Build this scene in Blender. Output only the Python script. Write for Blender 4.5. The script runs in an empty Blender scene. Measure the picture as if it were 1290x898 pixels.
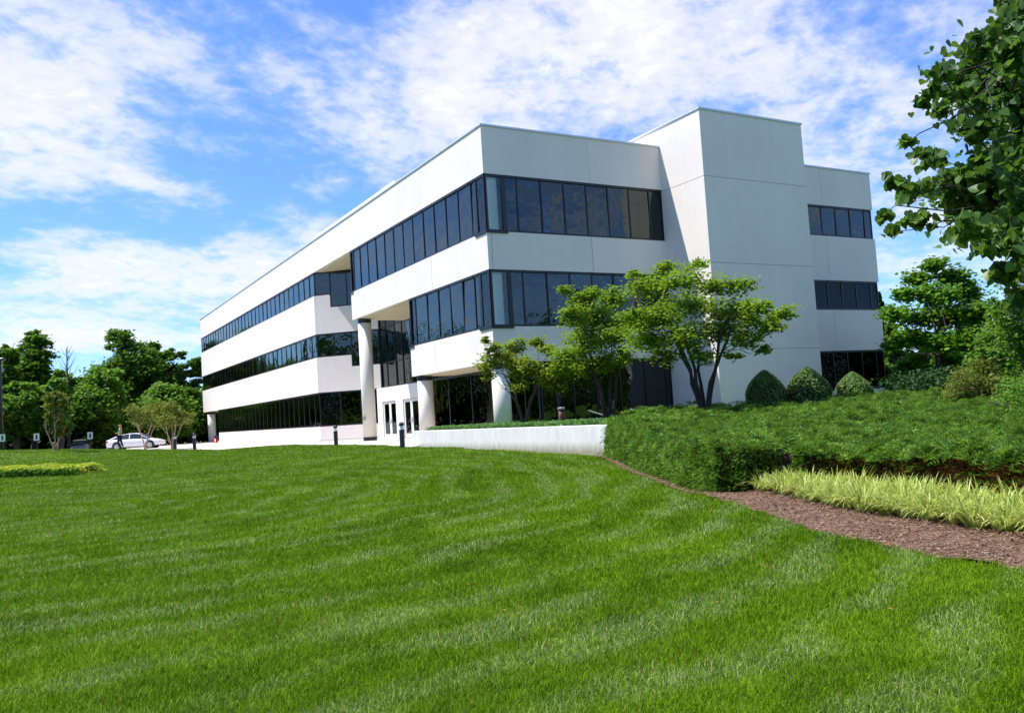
import bpy, bmesh, math, random
import numpy as np
from mathutils import Vector, Matrix, Quaternion
R = math.radians
random.seed(7)
rng = np.random.default_rng(11)
sc = bpy.context.scene
col = sc.collection
EYE = 1.1
# ------------------------------------------------------------------ camera
PITCH = math.atan(71.66/1088); ROLL = math.atan(.0618)
cam_d = bpy.data.cameras.new('camera'); cam = bpy.data.objects.new('camera', cam_d); col.objects.link(cam)
cam_d.sensor_width = 36; cam_d.lens = 36*1088/1290; cam_d.clip_end = 3000; cam_d.clip_start = .05
cam.location = (0, 0, EYE)
cam.rotation_euler = (Matrix.Rotation(R(90)+PITCH, 3, 'X') @ Matrix.Rotation(-ROLL, 3, 'Z')).to_euler()
sc.camera = cam

def ray(x, y):
    a = (x-645)/1088; b = -(y-449)/1088
    c, s = math.cos(ROLL), math.sin(ROLL)
    X = c*a+s*b; Y = -s*a+c*b
    return Vector((X, math.cos(PITCH)-Y*math.sin(PITCH), math.sin(PITCH)+Y*math.cos(PITCH)))
def at(x, y, d):                       # surveyed point: sight line of the photograph at horizontal distance d
    r = ray(x, y); t = d/math.hypot(r.x, r.y)
    return Vector((r.x*t, r.y*t, EYE+r.z*t))

# ------------------------------------------------------------------ building frame
C0 = Vector((-.7593, 37.0, 0)); UU = Vector((-.49647, .86806, 0)); VV = Vector((.86806, .49647, 0))
def W(v, u, z=0.0): return C0+VV*v+UU*u+Vector((0, 0, z))
def uv_of(x, y):
    dx = x-C0.x; dy = y-C0.y
    return dx*UU.x+dy*UU.y, dx*VV.x+dy*VV.y      # u, v
BROT = math.atan2(.49647, .86806)

# ------------------------------------------------------------------ terrain
EDGE = [(-85,45,.6),(-60,50,.8),(-45,55,.8),(-34,60,.75),(-30.8,62,.775),(-27,66,.5),(-24.7,71,.22),(-22.4,65,.10),(-20.6,59.5,.06),(-19.0,53.7,.02),(-16.4,55.5,.02),(-14.2,54.4,.02),(-11.6,45.9,.02),(-8.9,40.1,.01),(-7.0,35.7,-.03),(-4,33,-.06),(0,31,-.10),(90,31,-.10)]
def edge_d(azd): return np.interp(azd, [e[0] for e in EDGE], [e[1] for e in EDGE])
def edge_z(azd): return np.interp(azd, [e[0] for e in EDGE], [e[2] for e in EDGE])
CP = [(0,-6,-.55),(0,0,-.5),(0,5,-.5),(0,10,-.5),(3.4,15,-.5),(4,7.5,-.5),(10,4,-.5),(2.8,24.5,-.3),(-4,33.5,-.06),(1.8,26,-.2),
 (-1,29,-.12),(-5,36,-.03),(-6.4,39.5,0),(-9.2,44.8,0),(-13.4,52.7,0),(-15.8,53.7,0),(-17.5,50.8,0),(-21,55.7,.05),(-24.8,60.1,.1),(-30.4,66.2,.15),(-30.2,59,.48),
 (-31.8,53.2,.775),(-40,50,.8),(-55,40,.8),(-24,47,-.02),(-20,42,-.12),(-26,38,-.1),(-15,35,-.3),(-10,25,-.5),(-8,15,-.5),(-20,20,-.4),(-35,30,.1),(-30,10,-.4),(-8,30,-.35),(2,19,-.42),(-50,0,0),(20,-10,-.5),(-20,-20,-.5)]
CPA = np.array(CP)
def lawn_z(x, y):
    x = np.asarray(x, float); y = np.asarray(y, float)
    d2 = (x[..., None]-CPA[:, 0])**2+(y[..., None]-CPA[:, 1])**2
    sc_ = .8+ .12*np.hypot(x, y)[..., None]
    w = 1/(d2+sc_**2*.35)**1.6
    return (w*CPA[:, 2]).sum(-1)/w.sum(-1)
def ground_z(x, y):
    x = np.asarray(x, float); y = np.asarray(y, float)
    z = lawn_z(x, y)
    azd = np.degrees(np.arctan2(x, y)); d = np.hypot(x, y)
    ed = edge_d(azd); b = np.clip((d-ed+9)/9, 0, 1); b = b*b*(3-2*b)*(azd < -3.5)*(azd > -90)
    z = z*(1-b)+edge_z(azd)*b
    t = np.clip((d-ed)/1.0, 0, 1)
    far = np.where((np.abs(azd) < 100), t, 0)
    return z*(1-far)+(-.3)*far
def terr_z(x, y):
    a = -.62+(y-13.5)*.1
    b = .58+.03*np.clip(x-3, 0, 14)
    return np.minimum(a, b)

# ------------------------------------------------------------------ materials
def newmat(name):
    m = bpy.data.materials.new(name); m.use_nodes = True
    nt = m.node_tree; nt.nodes.clear()
    out = nt.nodes.new('ShaderNodeOutputMaterial')
    return m, nt, out
class N:                                   # tiny node helper
    def __init__(s, nt): s.nt = nt
    def n(s, typ, **kw):
        nd = s.nt.nodes.new(typ)
        for k, v in kw.items():
            if k.startswith('i_'):
                key = k[2:]; key = int(key) if key.isdigit() else key.replace('_', ' ')
                s.set(nd.inputs[key], v)
            else: setattr(nd, k, v)
        return nd
    def set(s, inp, v):
        if isinstance(v, bpy.types.NodeSocket): s.nt.links.new(v, inp)
        else: inp.default_value = v
    def m(s, op, a, b=0.0, c=None, clamp=False):
        nd = s.nt.nodes.new('ShaderNodeMath'); nd.operation = op; nd.use_clamp = clamp
        s.set(nd.inputs[0], a); s.set(nd.inputs[1], b)
        if c is not None: s.set(nd.inputs[2], c)
        return nd.outputs[0]
    def mix(s, f, a, b):
        nd = s.nt.nodes.new('ShaderNodeMix'); nd.data_type = 'RGBA'
        s.set(nd.inputs[0], f); s.set(nd.inputs[6], a); s.set(nd.inputs[7], b)
        return nd.outputs[2]
    def ramp(s, f, stops):
        nd = s.nt.nodes.new('ShaderNodeValToRGB'); s.set(nd.inputs[0], f)
        els = nd.color_ramp.elements
        while len(els) < len(stops): els.new(.5)
        for e, (p, c) in zip(els, stops):
            e.position = p; e.color = (c if len(c) == 4 else (*c, 1)) if not isinstance(c, (int, float)) else (c, c, c, 1)
        return nd.outputs[0]
    def noise(s, vec, scale, detail=4, rough=.55, dist=0):
        nd = s.nt.nodes.new('ShaderNodeTexNoise'); s.set(nd.inputs['Vector'], vec)
        nd.inputs['Scale'].default_value = scale; nd.inputs['Detail'].default_value = detail
        nd.inputs['Roughness'].default_value = rough; nd.inputs['Distortion'].default_value = dist
        return nd.outputs[0]
    def mapping(s, vec, scale=(1, 1, 1), loc=(0, 0, 0), rot=(0, 0, 0)):
        nd = s.nt.nodes.new('ShaderNodeMapping'); s.set(nd.inputs[0], vec)
        nd.inputs['Scale'].default_value = scale; nd.inputs['Location'].default_value = loc; nd.inputs['Rotation'].default_value = rot
        return nd.outputs[0]
def c4(c): return (c[0], c[1], c[2], 1)
def simple(name, color, rough=.6, metal=0, var=.12, scale=6, bump=.0, spec=.5):
    m, nt, out = newmat(name); h = N(nt)
    geo = h.n('ShaderNodeNewGeometry'); nz = h.noise(geo.outputs['Position'], scale)
    dark = [max(0, v*(1-var)) for v in color]; light = [min(1, v*(1+var)) for v in color]
    cc = h.mix(nz, c4(dark), c4(light))
    b = h.n('ShaderNodeBsdfPrincipled', i_Base_Color=cc, i_Roughness=rough, i_Metallic=metal)
    b.inputs['Specular IOR Level'].default_value = spec
    if bump:
        bp = h.n('ShaderNodeBump', i_Strength=bump, i_Height=h.noise(geo.outputs['Position'], scale*8)); bp.inputs['Distance'].default_value = .02
        nt.links.new(bp.outputs[0], b.inputs['Normal'])
    nt.links.new(b.outputs[0], out.inputs[0]); return m

def stucco(name, color, streak=.06):
    m, nt, out = newmat(name); h = N(nt)
    tc = h.n('ShaderNodeTexCoord'); P = tc.outputs['Object']
    big = h.noise(P, .35, 4, .6)
    vert = h.noise(h.mapping(P, (2.2, 2.2, .12)), 1.6, 5, .65)
    fine = h.noise(P, 9, 5, .7)
    f = h.m('ADD', h.m('MULTIPLY', vert, .25), h.m('ADD', h.m('MULTIPLY', big, .5), h.m('MULTIPLY', fine, .34)))
    lo = [v*(1-streak*2.4) for v in color]; hi = [min(.9, v*(1+streak*.8)) for v in color]
    cc = h.ramp(f, [(.35, lo), (.75, hi)])
    b = h.n('ShaderNodeBsdfPrincipled', i_Base_Color=cc, i_Roughness=.85)
    b.inputs['Specular IOR Level'].default_value = .25
    bp = h.n('ShaderNodeBump', i_Strength=.35, i_Height=h.noise(P, 60, 3, .7)); bp.inputs['Distance'].default_value = .01
    nt.links.new(bp.outputs[0], b.inputs['Normal'])
    nt.links.new(b.outputs[0], out.inputs[0]); return m

def glass_mat(name, tint, ior=2.0, wob=.015, gloss=(.82, .95, .90)):
    m, nt, out = newmat(name); h = N(nt)
    tc = h.n('ShaderNodeTexCoord')
    bp = h.n('ShaderNodeBump', i_Strength=1.0, i_Height=h.noise(tc.outputs['Object'], 1.3, 2, .5)); bp.inputs['Distance'].default_value = wob
    fr = h.n('ShaderNodeFresnel', i_IOR=ior)
    tr = h.n('ShaderNodeBsdfTransparent', i_Color=c4(tint))
    gl = h.n('ShaderNodeBsdfGlossy', i_Color=c4(gloss), i_Roughness=.0); nt.links.new(bp.outputs[0], gl.inputs['Normal'])
    mx = h.n('ShaderNodeMixShader'); nt.links.new(fr.outputs[0], mx.inputs[0]); nt.links.new(tr.outputs[0], mx.inputs[1]); nt.links.new(gl.outputs[0], mx.inputs[2])
    nt.links.new(mx.outputs[0], out.inputs[0]); return m

def leaf_mat(name, cols, trans=.35, rough=.6, spec=.18, patch=1.2, patchscale=.6):
    # cols: dark, mid, light leaf colours; each leaf picks its own, with patches
    m, nt, out = newmat(name); h = N(nt)
    geo = h.n('ShaderNodeNewGeometry')
    rnd = geo.outputs['Random Per Island']
    nz = h.noise(geo.outputs['Position'], patchscale, 3, .6)
    f = h.m('ADD', h.m('MULTIPLY', rnd, .55), h.m('MULTIPLY', h.m('SUBTRACT', nz, .5), patch))
    f = h.m('ADD', f, .22, clamp=True)
    cc = h.ramp(f, [(0.0, cols[0]), (.5, cols[1]), (1.0, cols[2])])
    b = h.n('ShaderNodeBsdfPrincipled', i_Base_Color=cc, i_Roughness=rough); b.inputs['Specular IOR Level'].default_value = spec
    t = h.n('ShaderNodeBsdfTranslucent'); tcol = h.mix(.5, cc, c4((cols[2][0]*1.3, cols[2][1]*1.3, cols[2][2]*.6))); nt.links.new(tcol, t.inputs[0])
    mx = h.n('ShaderNodeMixShader'); mx.inputs[0].default_value = trans
    nt.links.new(b.outputs[0], mx.inputs[1]); nt.links.new(t.outputs[0], mx.inputs[2]); nt.links.new(mx.outputs[0], out.inputs[0])
    return m

def grass_mat(name, ground=False):
    m, nt, out = newmat(name); h = N(nt)
    geo = h.n('ShaderNodeNewGeometry'); P = geo.outputs['Position']
    rnd = geo.outputs['Random Per Island'] if not ground else h.noise(P, 40, 3, .7)
    sep = h.n('ShaderNodeSeparateXYZ', i_0=P)
    warp = h.noise(P, .35, 3, .5)
    # mowing passes: arcs round a far centre
    dx = h.m('ADD', sep.outputs[0], 11.0); dy = h.m('SUBTRACT', sep.outputs[1], 19.0)
    r = h.m('SQRT', h.m('ADD', h.m('MULTIPLY', dx, dx), h.m('MULTIPLY', dy, dy)))
    r = h.m('ADD', r, h.m('MULTIPLY', warp, 2.0))
    st = h.m('SINE', h.m('MULTIPLY', r, 6.6))
    st2 = h.m('SINE', h.m('MULTIPLY', r, 2.1))
    a = h.noise(P, .55, 4, .6); b2 = h.noise(P, 2.3, 3, .6); c2 = h.noise(h.mapping(P, (.5, .5, .5), (7, 3, 0)), 1.4, 4, .6)
    f = h.m('ADD', h.m('MULTIPLY', rnd, .5), h.m('ADD', h.m('MULTIPLY', st, .045), h.m('MULTIPLY', st2, .03)))
    f = h.m('ADD', f, h.m('MULTIPLY', h.m('SUBTRACT', a, .5), .9)); f = h.m('ADD', f, h.m('MULTIPLY', h.m('SUBTRACT', b2, .5), .7))
    f = h.m('ADD', f, .27, clamp=True)
    cc = h.ramp(f, [(0, (.045, .102, .003)), (.3, (.092, .198, .004)), (.6, (.155, .290, .006)), (.85, (.220, .345, .013)), (1, (.33, .36, .06))])
    # silvery worn strands along the passes
    sv = h.m('MULTIPLY', h.m('GREATER_THAN', rnd, .62), h.ramp(h.m('ADD', h.m('MULTIPLY', st, .125), h.m('ADD', h.m('MULTIPLY', c2, .75), h.m('MULTIPLY', a, .25))), [(.50, 0), (.64, 1)]))
    cc = h.mix(h.m('MULTIPLY', sv, .75), cc, (.40, .48, .20, 1))
    br = h.m('MULTIPLY', h.m('LESS_THAN', rnd, .10), h.ramp(c2, [(.42, 0), (.62, 1)]))
    cc = h.mix(h.m('MULTIPLY', br, .7), cc, (.34, .25, .11, 1))
    if ground: cc = h.mix(.6, cc, (.04, .07, .01, 1))
    bs = h.n('ShaderNodeBsdfPrincipled', i_Base_Color=cc, i_Roughness=.6); bs.inputs['Specular IOR Level'].default_value = .07 if not ground else .05
    if ground:
        nt.links.new(bs.outputs[0], out.inputs[0])
    else:
        t = h.n('ShaderNodeBsdfTranslucent'); nt.links.new(cc, t.inputs[0])
        mx = h.n('ShaderNodeMixShader'); mx.inputs[0].default_value = .3
        nt.links.new(bs.outputs[0], mx.inputs[1]); nt.links.new(t.outputs[0], mx.inputs[2]); nt.links.new(mx.outputs[0], out.inputs[0])
    return m

M = {}
M['stucco'] = stucco('stucco_white', (.795, .735, .69))
M['stucco_door'] = stucco('plaster_white', (.78, .78, .77), .03)
M['soffit'] = stucco('soffit_warm_bounce', (.66, .60, .46), .05)  # stucco underside; the warm pavement bounce is put into its colour
M['joint'] = simple('joint_dark', (.25, .25, .25), .9)
M['coping'] = simple('coping_metal', (.62, .66, .68), .35, .3)
M['black'] = simple('black_frame', (.008, .009, .011), .35)
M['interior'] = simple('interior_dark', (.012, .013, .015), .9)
M['blind'] = simple('blind_grey', (.16, .20, .22), .8, var=.2, scale=2)
M['glass'] = glass_mat('tinted_glass', (.10, .15, .20), 1.75, .02)
M['glass_tree_dim'] = glass_mat('tree_dimmed_glass', (.05, .07, .09), 1.5, .015, (.35, .4, .42))  # copy of the tinted glass, dark tree reflection put into its gloss colour
M['glass_clear'] = glass_mat('corner_glass', (.95, .99, .98), 1.45)
M['glass_door'] = glass_mat('door_glass', (.25, .3, .3), 1.6)
M['column'] = stucco('column_paint', (.74, .72, .65), .03)
def wall_paint():
    m, nt, out = newmat('retaining_wall_paint'); h = N(nt)
    tc = h.n('ShaderNodeTexCoord'); P = tc.outputs['Object']; sp_ = h.n('ShaderNodeSeparateXYZ', i_0=P)
    n_ = h.noise(h.mapping(P, (3, 3, .4)), 2.0, 5, .65); lowf = h.m('SUBTRACT', h.m('MULTIPLY', n_, .9), h.m('ADD', h.m('MULTIPLY', sp_.outputs[2], 1.6), .22), clamp=True)
    cc = h.ramp(h.m('ADD', h.m('MULTIPLY', n_, .6), h.m('MULTIPLY', h.noise(P, 1.1, 4, .6), .4)), [(.35, (.58, .57, .56)), (.65, (.74, .73, .72))])
    cc = h.mix(h.m('MULTIPLY', lowf, 2.2, clamp=True), cc, (.30, .27, .20, 1))
    b = h.n('ShaderNodeBsdfPrincipled', i_Base_Color=cc, i_Roughness=.85); nt.links.new(b.outputs[0], out.inputs[0]); return m
M['column_in'] = stucco('column_paint_lit', (.88, .88, .86), .02)  # brightened copy of the column paint, daylight put into the colour
M['concrete'] = wall_paint()
M['pavement'] = simple('pavement_concrete', (.62, .55, .49), .85, var=.12, scale=.8, bump=.1)
M['kerb'] = simple('kerb_concrete', (.6, .57, .52), .85)
M['asphalt'] = simple('asphalt', (.055, .055, .058), .9, var=.2, scale=2)
M['bark'] = simple('bark_grey', (.07, .055, .042), .9, var=.5, scale=9, bump=.6)
M['bark_dark'] = simple('bark_dark', (.035, .03, .026), .9, var=.5, scale=12, bump=.6)
M['bark_tan'] = simple('bark_tan', (.36, .26, .18), .8, var=.4, scale=9, bump=.3)
M['dkblue'] = simple('navy_paint', (.012, .018, .035), .4)
M['lens'] = simple('lamp_lens', (.75, .78, .78), .25)
M['white_metal'] = simple('white_metal', (.75, .76, .77), .35, .0)
M['steel'] = simple('steel', (.5, .5, .5), .35, .8)
M['carpaint'] = simple('white_car_paint', (.74, .76, .80), .18, var=.02, spec=.6)
M['carpaint2'] = simple('grey_car_paint', (.14, .15, .17), .2, var=.02, spec=.6)
M['carglass'] = simple('car_glass', (.01, .014, .02), .05, spec=.8)
M['rubber'] = simple('rubber', (.015, .015, .016), .8)
M['red'] = simple('red_lamp', (.45, .015, .02), .3)
M['amber'] = simple('headlamp', (.75, .62, .5), .2)
M['skin'] = simple('skin', (.55, .31, .22), .5, var=.05)
M['hair'] = simple('blond_hair', (.48, .26, .10), .5, var=.25, scale=30)
M['teal'] = simple('teal_cloth', (.14, .36, .30), .8)
M['denim'] = simple('dark_denim', (.012, .022, .06), .85)
M['ink'] = simple('sign_ink', (.02, .02, .02), .6)
M['rust'] = simple('brown_bin', (.09, .04, .03), .6)
M['grass'] = grass_mat('grass_blades')
M['lawn'] = grass_mat('lawn_soil', True)
M['redbud'] = leaf_mat('leaf_bright', [(.07, .145, .010), (.145, .265, .018), (.31, .43, .05)], .4, patchscale=1.6)
M['redbud_r'] = leaf_mat('leaf_bronze', [(.07, .14, .012), (.16, .27, .025), (.33, .38, .06)], .4, patchscale=1.6)
M['heart'] = leaf_mat('leaf_glossy', [(.022, .058, .013), (.055, .13, .026), (.18, .32, .06)], .38, .42, .35, patchscale=1.0)
M['oak'] = leaf_mat('leaf_dark', [(.028, .080, .008), (.065, .16, .014), (.14, .27, .03)], .35)
M['maple'] = leaf_mat('leaf_mid', [(.045, .12, .012), (.10, .23, .025), (.20, .36, .05)], .38)
M['locust'] = leaf_mat('leaf_locust', [(.04, .11, .010), (.085, .21, .016), (.17, .33, .03)], .38)
M['conifer'] = leaf_mat('leaf_conifer', [(.012, .035, .010), (.022, .06, .014), (.04, .09, .02)], .15)
M['crape'] = leaf_mat('leaf_crape', [(.05, .11, .014), (.12, .22, .03), (.27, .22, .05)], .35, patch=1.6, patchscale=1.4)
M['holly'] = leaf_mat('leaf_holly', [(.03, .08, .014), (.09, .19, .028), (.36, .46, .15)], .15, .5, .25, patch=.5)
M['juniper'] = leaf_mat('needle_green', [(.012, .042, .010), (.068, .175, .020), (.30, .49, .08)], .3, .6, .15, patch=2.5, patchscale=3.6)
M['juniper_b'] = leaf_mat('needle_brown', [(.04, .025, .010), (.16, .06, .02), (.04, .07, .012)], .2, .7, .1, patch=1.4, patchscale=2.5)
M['twig'] = simple('twig_shadow', (.018, .014, .008), 1, var=.5, scale=8)  # near-black inner branches; the shade in the gaps is put into this colour
M['liriope'] = leaf_mat('variegated_blade', [(.08, .17, .02), (.34, .44, .08), (.85, .84, .40)], .3, .5, .2, patch=1.3, patchscale=9)
M['hostas'] = leaf_mat('low_hedge_leaf', [(.12, .24, .012), (.32, .44, .03), (.60, .62, .08)], .35, patch=.8)
M['cover'] = leaf_mat('ground_cover_leaf', [(.04, .11, .03), (.08, .19, .05), (.16, .30, .09)], .25)
def mulch():
    m, nt, out = newmat('mulch'); h = N(nt)
    geo = h.n('ShaderNodeNewGeometry'); P = geo.outputs['Position']
    v = h.n('ShaderNodeTexVoronoi', i_Scale=55.0); nt.links.new(h.mapping(P, (1, .45, 1), rot=(0, 0, .6)), v.inputs['Vector'])
    v2 = h.n('ShaderNodeTexVoronoi', i_Scale=38.0); nt.links.new(h.mapping(P, (.4, 1, 1), rot=(0, 0, -.3)), v2.inputs['Vector'])
    f = h.m('ADD', h.m('MULTIPLY', h.n('ShaderNodeSeparateColor', i_0=v.outputs['Color']).outputs[0], .5), h.m('MULTIPLY', h.n('ShaderNodeSeparateColor', i_0=v2.outputs['Color']).outputs[1], .5))
    f = h.m('ADD', h.m('MULTIPLY', f, .7), h.m('MULTIPLY', h.noise(P, 1.6, 4, .6), .35))
    cc = h.ramp(f, [(.15, (.045, .028, .018)), (.45, (.17, .095, .062)), (.7, (.28, .175, .12)), (.95, (.48, .35, .26))])
    b = h.n('ShaderNodeBsdfPrincipled', i_Base_Color=cc, i_Roughness=.95); b.inputs['Specular IOR Level'].default_value = .1
    bp = h.n('ShaderNodeBump', i_Strength=1.0, i_Height=h.m('ADD', v.outputs['Distance'], f)); bp.inputs['Distance'].default_value = .03
    nt.links.new(bp.outputs[0], b.inputs['Normal']); nt.links.new(b.outputs[0], out.inputs[0]); return m
M['mulch'] = mulch()
M['chip'] = leaf_mat('mulch_chip', [(.05, .03, .018), (.18, .115, .07), (.46, .36, .27)], 0, .9, .1, patch=.3)

# ------------------------------------------------------------------ object helpers
def link(o, parent=None):
    col.objects.link(o)
    if parent: o.parent = parent
    return o
def tag(o, label=None, cat=None, group=None, kind=None):
    if label: o['label'] = label
    if cat: o['category'] = cat
    if group: o['group'] = group
    if kind: o['kind'] = kind
    return o
def empty(name, loc=(0, 0, 0), rz=0, label=None, cat=None, group=None):
    o = bpy.data.objects.new(name, None); o.empty_display_size = .3
    o.location = loc; o.rotation_euler = (0, 0, rz); link(o); return tag(o, label, cat, group)
def copy_tree(o, parent=None):
    c = o.copy(); link(c, parent)
    for ch in [x for x in bpy.data.objects if x.parent == o]: copy_tree(ch, c)
    return c
def bm_obj(name, bm, mat, parent=None, smooth=False):
    me = bpy.data.meshes.new(name); bmesh.ops.recalc_face_normals(bm, faces=bm.faces); bm.to_mesh(me); bm.free()
    if smooth:
        for p in me.polygons: p.use_smooth = True
    me.materials.append(mat); o = bpy.data.objects.new(name, me); return link(o, parent)
def np_obj(name, verts, faces_list, mat, parent=None, smooth=False):
    # faces_list: list of (n,k) int arrays
    me = bpy.data.meshes.new(name)
    verts = np.asarray(verts, np.float32).reshape(-1, 3)
    me.vertices.add(len(verts)); me.vertices.foreach_set('co', verts.ravel())
    loops = np.concatenate([f.ravel() for f in faces_list]).astype(np.int32)
    sizes = np.concatenate([np.full(len(f), f.shape[1]) for f in faces_list]).astype(np.int32)
    starts = np.concatenate([[0], np.cumsum(sizes)[:-1]]).astype(np.int32)
    me.loops.add(len(loops)); me.loops.foreach_set('vertex_index', loops)
    me.polygons.add(len(sizes)); me.polygons.foreach_set('loop_start', starts); me.polygons.foreach_set('loop_total', sizes)
    if smooth: me.polygons.foreach_set('use_smooth', np.ones(len(sizes), bool))
    me.update(calc_edges=True); me.materials.append(mat)
    o = bpy.data.objects.new(name, me); return link(o, parent)
def box(bm, x0, x1, y0, y1, z0, z1):
    v = [bm.verts.new(p) for p in ((x0,y0,z0),(x1,y0,z0),(x1,y1,z0),(x0,y1,z0),(x0,y0,z1),(x1,y0,z1),(x1,y1,z1),(x0,y1,z1))]
    for f in ((0,3,2,1),(4,5,6,7),(0,1,5,4),(1,2,6,5),(2,3,7,6),(3,0,4,7)): bm.faces.new([v[i] for i in f])
def prism(bm, poly, z0, z1):
    a = [bm.verts.new((x, y, z0)) for x, y in poly]; b = [bm.verts.new((x, y, z1)) for x, y in poly]
    n = len(poly); bm.faces.new(a[::-1]); bm.faces.new(b)
    for i in range(n): bm.faces.new((a[i], a[(i+1) % n], b[(i+1) % n], b[i]))
def obox(bm, c, ax, hx, hy, hz):         # box centred c, x axis along ax (2D), half sizes
    ax = Vector((ax[0], ax[1], 0)).normalized(); ay = Vector((-ax.y, ax.x, 0)); c = Vector(c)
    vs = [bm.verts.new(c+ax*sx*hx+ay*sy*hy+Vector((0, 0, sz*hz))) for sz in (-1, 1) for sx, sy in ((-1,-1),(1,-1),(1,1),(-1,1))]
    for f in ((0,3,2,1),(4,5,6,7),(0,1,5,4),(1,2,6,5),(2,3,7,6),(3,0,4,7)): bm.faces.new([vs[i] for i in f])
def bevel(bm, w=.02, seg=2):
    bmesh.ops.bevel(bm, geom=[e for e in bm.edges], offset=w, segments=seg, affect='EDGES', profile=.7)
def lathe(bm, prof, n=24, c=(0, 0)):
    rings = []
    for r, z in prof: rings.append([bm.verts.new((c[0]+r*math.cos(2*math.pi*i/n), c[1]+r*math.sin(2*math.pi*i/n), z)) for i in range(n)])
    for a, b in zip(rings, rings[1:]):
        for i in range(n): bm.faces.new((a[i], a[(i+1) % n], b[(i+1) % n], b[i]))
    bm.faces.new(rings[0][::-1]); bm.faces.new(rings[-1])
def tube_into(V, F, pts, radii, n=6):
    base = sum(len(v) for v in V); k = len(pts); P = np.array(pts, float)
    T = np.gradient(P, axis=0); T /= np.linalg.norm(T, axis=1)[:, None]+1e-9
    ref = np.array([1, 0, 0.]) if abs(T[0][0]) < .8 else np.array([0, 1., 0])
    A = np.cross(T, ref); A /= np.linalg.norm(A, axis=1)[:, None]+1e-9; B = np.cross(T, A)
    th = np.arange(n)*2*math.pi/n
    ring = P[:, None]+np.array(radii)[:, None, None]*(np.cos(th)[None, :, None]*A[:, None]+np.sin(th)[None, :, None]*B[:, None])
    V.append(ring.reshape(-1, 3))
    i = np.arange(k-1)[:, None]*n; j = np.arange(n)[None]; jn = (j+1) % n
    F.append(np.stack([base+i+j, base+i+jn, base+i+n+jn, base+i+n+j], -1).reshape(-1, 4))

# ------------------------------------------------------------------ foliage helpers
DIAMOND = (np.array([(0, 0), (.5, .35), (1, 0), (.5, -.35)]), [(0, 1, 2, 3)])
CLUMP = (np.array([(0, 0), (.25, .42), (.7, .3), (1, -.05), (.75, -.38), (.3, -.36)]), [(0, 1, 2, 3, 4, 5)])
HEART = (np.array([(.06, 0), (-.06, .22), (.12, .46), (.42, .48), (.75, .24), (1.02, 0), (.75, -.24), (.42, -.48), (.12, -.46), (-.06, -.22)]), [(0, 1, 2, 3, 4, 5), (0, 5, 6, 7, 8, 9)])
def leaves(name, pos, size, mat, parent=None, tmpl=DIAMOND, up=.6, droop=0, fold=.12, seed=0, outward=None, aspect=1.0):
    g = np.random.default_rng(seed); n = len(pos); pos = np.asarray(pos)
    nrm = g.normal(size=(n, 3)); nrm /= np.linalg.norm(nrm, axis=1)[:, None]; nrm[:, 2] = np.abs(nrm[:, 2]); nrm += np.array([0, 0, up])
    if outward is not None: nrm += outward
    nrm /= np.linalg.norm(nrm, axis=1)[:, None]
    d = g.normal(size=(n, 3)); d[:, 2] -= droop
    d -= (d*nrm).sum(1)[:, None]*nrm; d /= np.linalg.norm(d, axis=1)[:, None]+1e-9
    s = np.cross(nrm, d); sz = size*(.65+.7*g.random(n))
    t, fs = tmpl; k = len(t)
    V = pos[:, None]+sz[:, None, None]*((t[None, :, 0, None]-.5)*d[:, None]+t[None, :, 1, None]*aspect*s[:, None]+(fold*np.abs(t[:, 1])*2)[None, :, None]*nrm[:, None])
    base = (np.arange(n)*k)[:, None]
    F = [base+np.array(f)[None] for f in fs]
    # faces with the same size grouped
    return np_obj(name, V.reshape(-1, 3), F, mat, parent)
def blob_pts(g, c, r, n, flat=.75, shell=.45, sub=None):
    # points gathered in sub-clumps within an ellipsoid, denser near its skin
    sub = sub or max(3, int(n/40))
    dd = g.normal(size=(sub, 3)); dd /= np.linalg.norm(dd, axis=1)[:, None]
    cc = dd*(r*(shell+(1-shell)*g.random(sub)**.6))[:, None]; cc[:, 2] *= flat
    idx = g.integers(0, sub, n); rr = r*(.2+.2*g.random(sub))
    p = cc[idx]+g.normal(size=(n, 3))*np.array([1, 1, .55])*rr[idx][:, None]
    return np.asarray(c)+p, np.asarray(c)+cc
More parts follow.
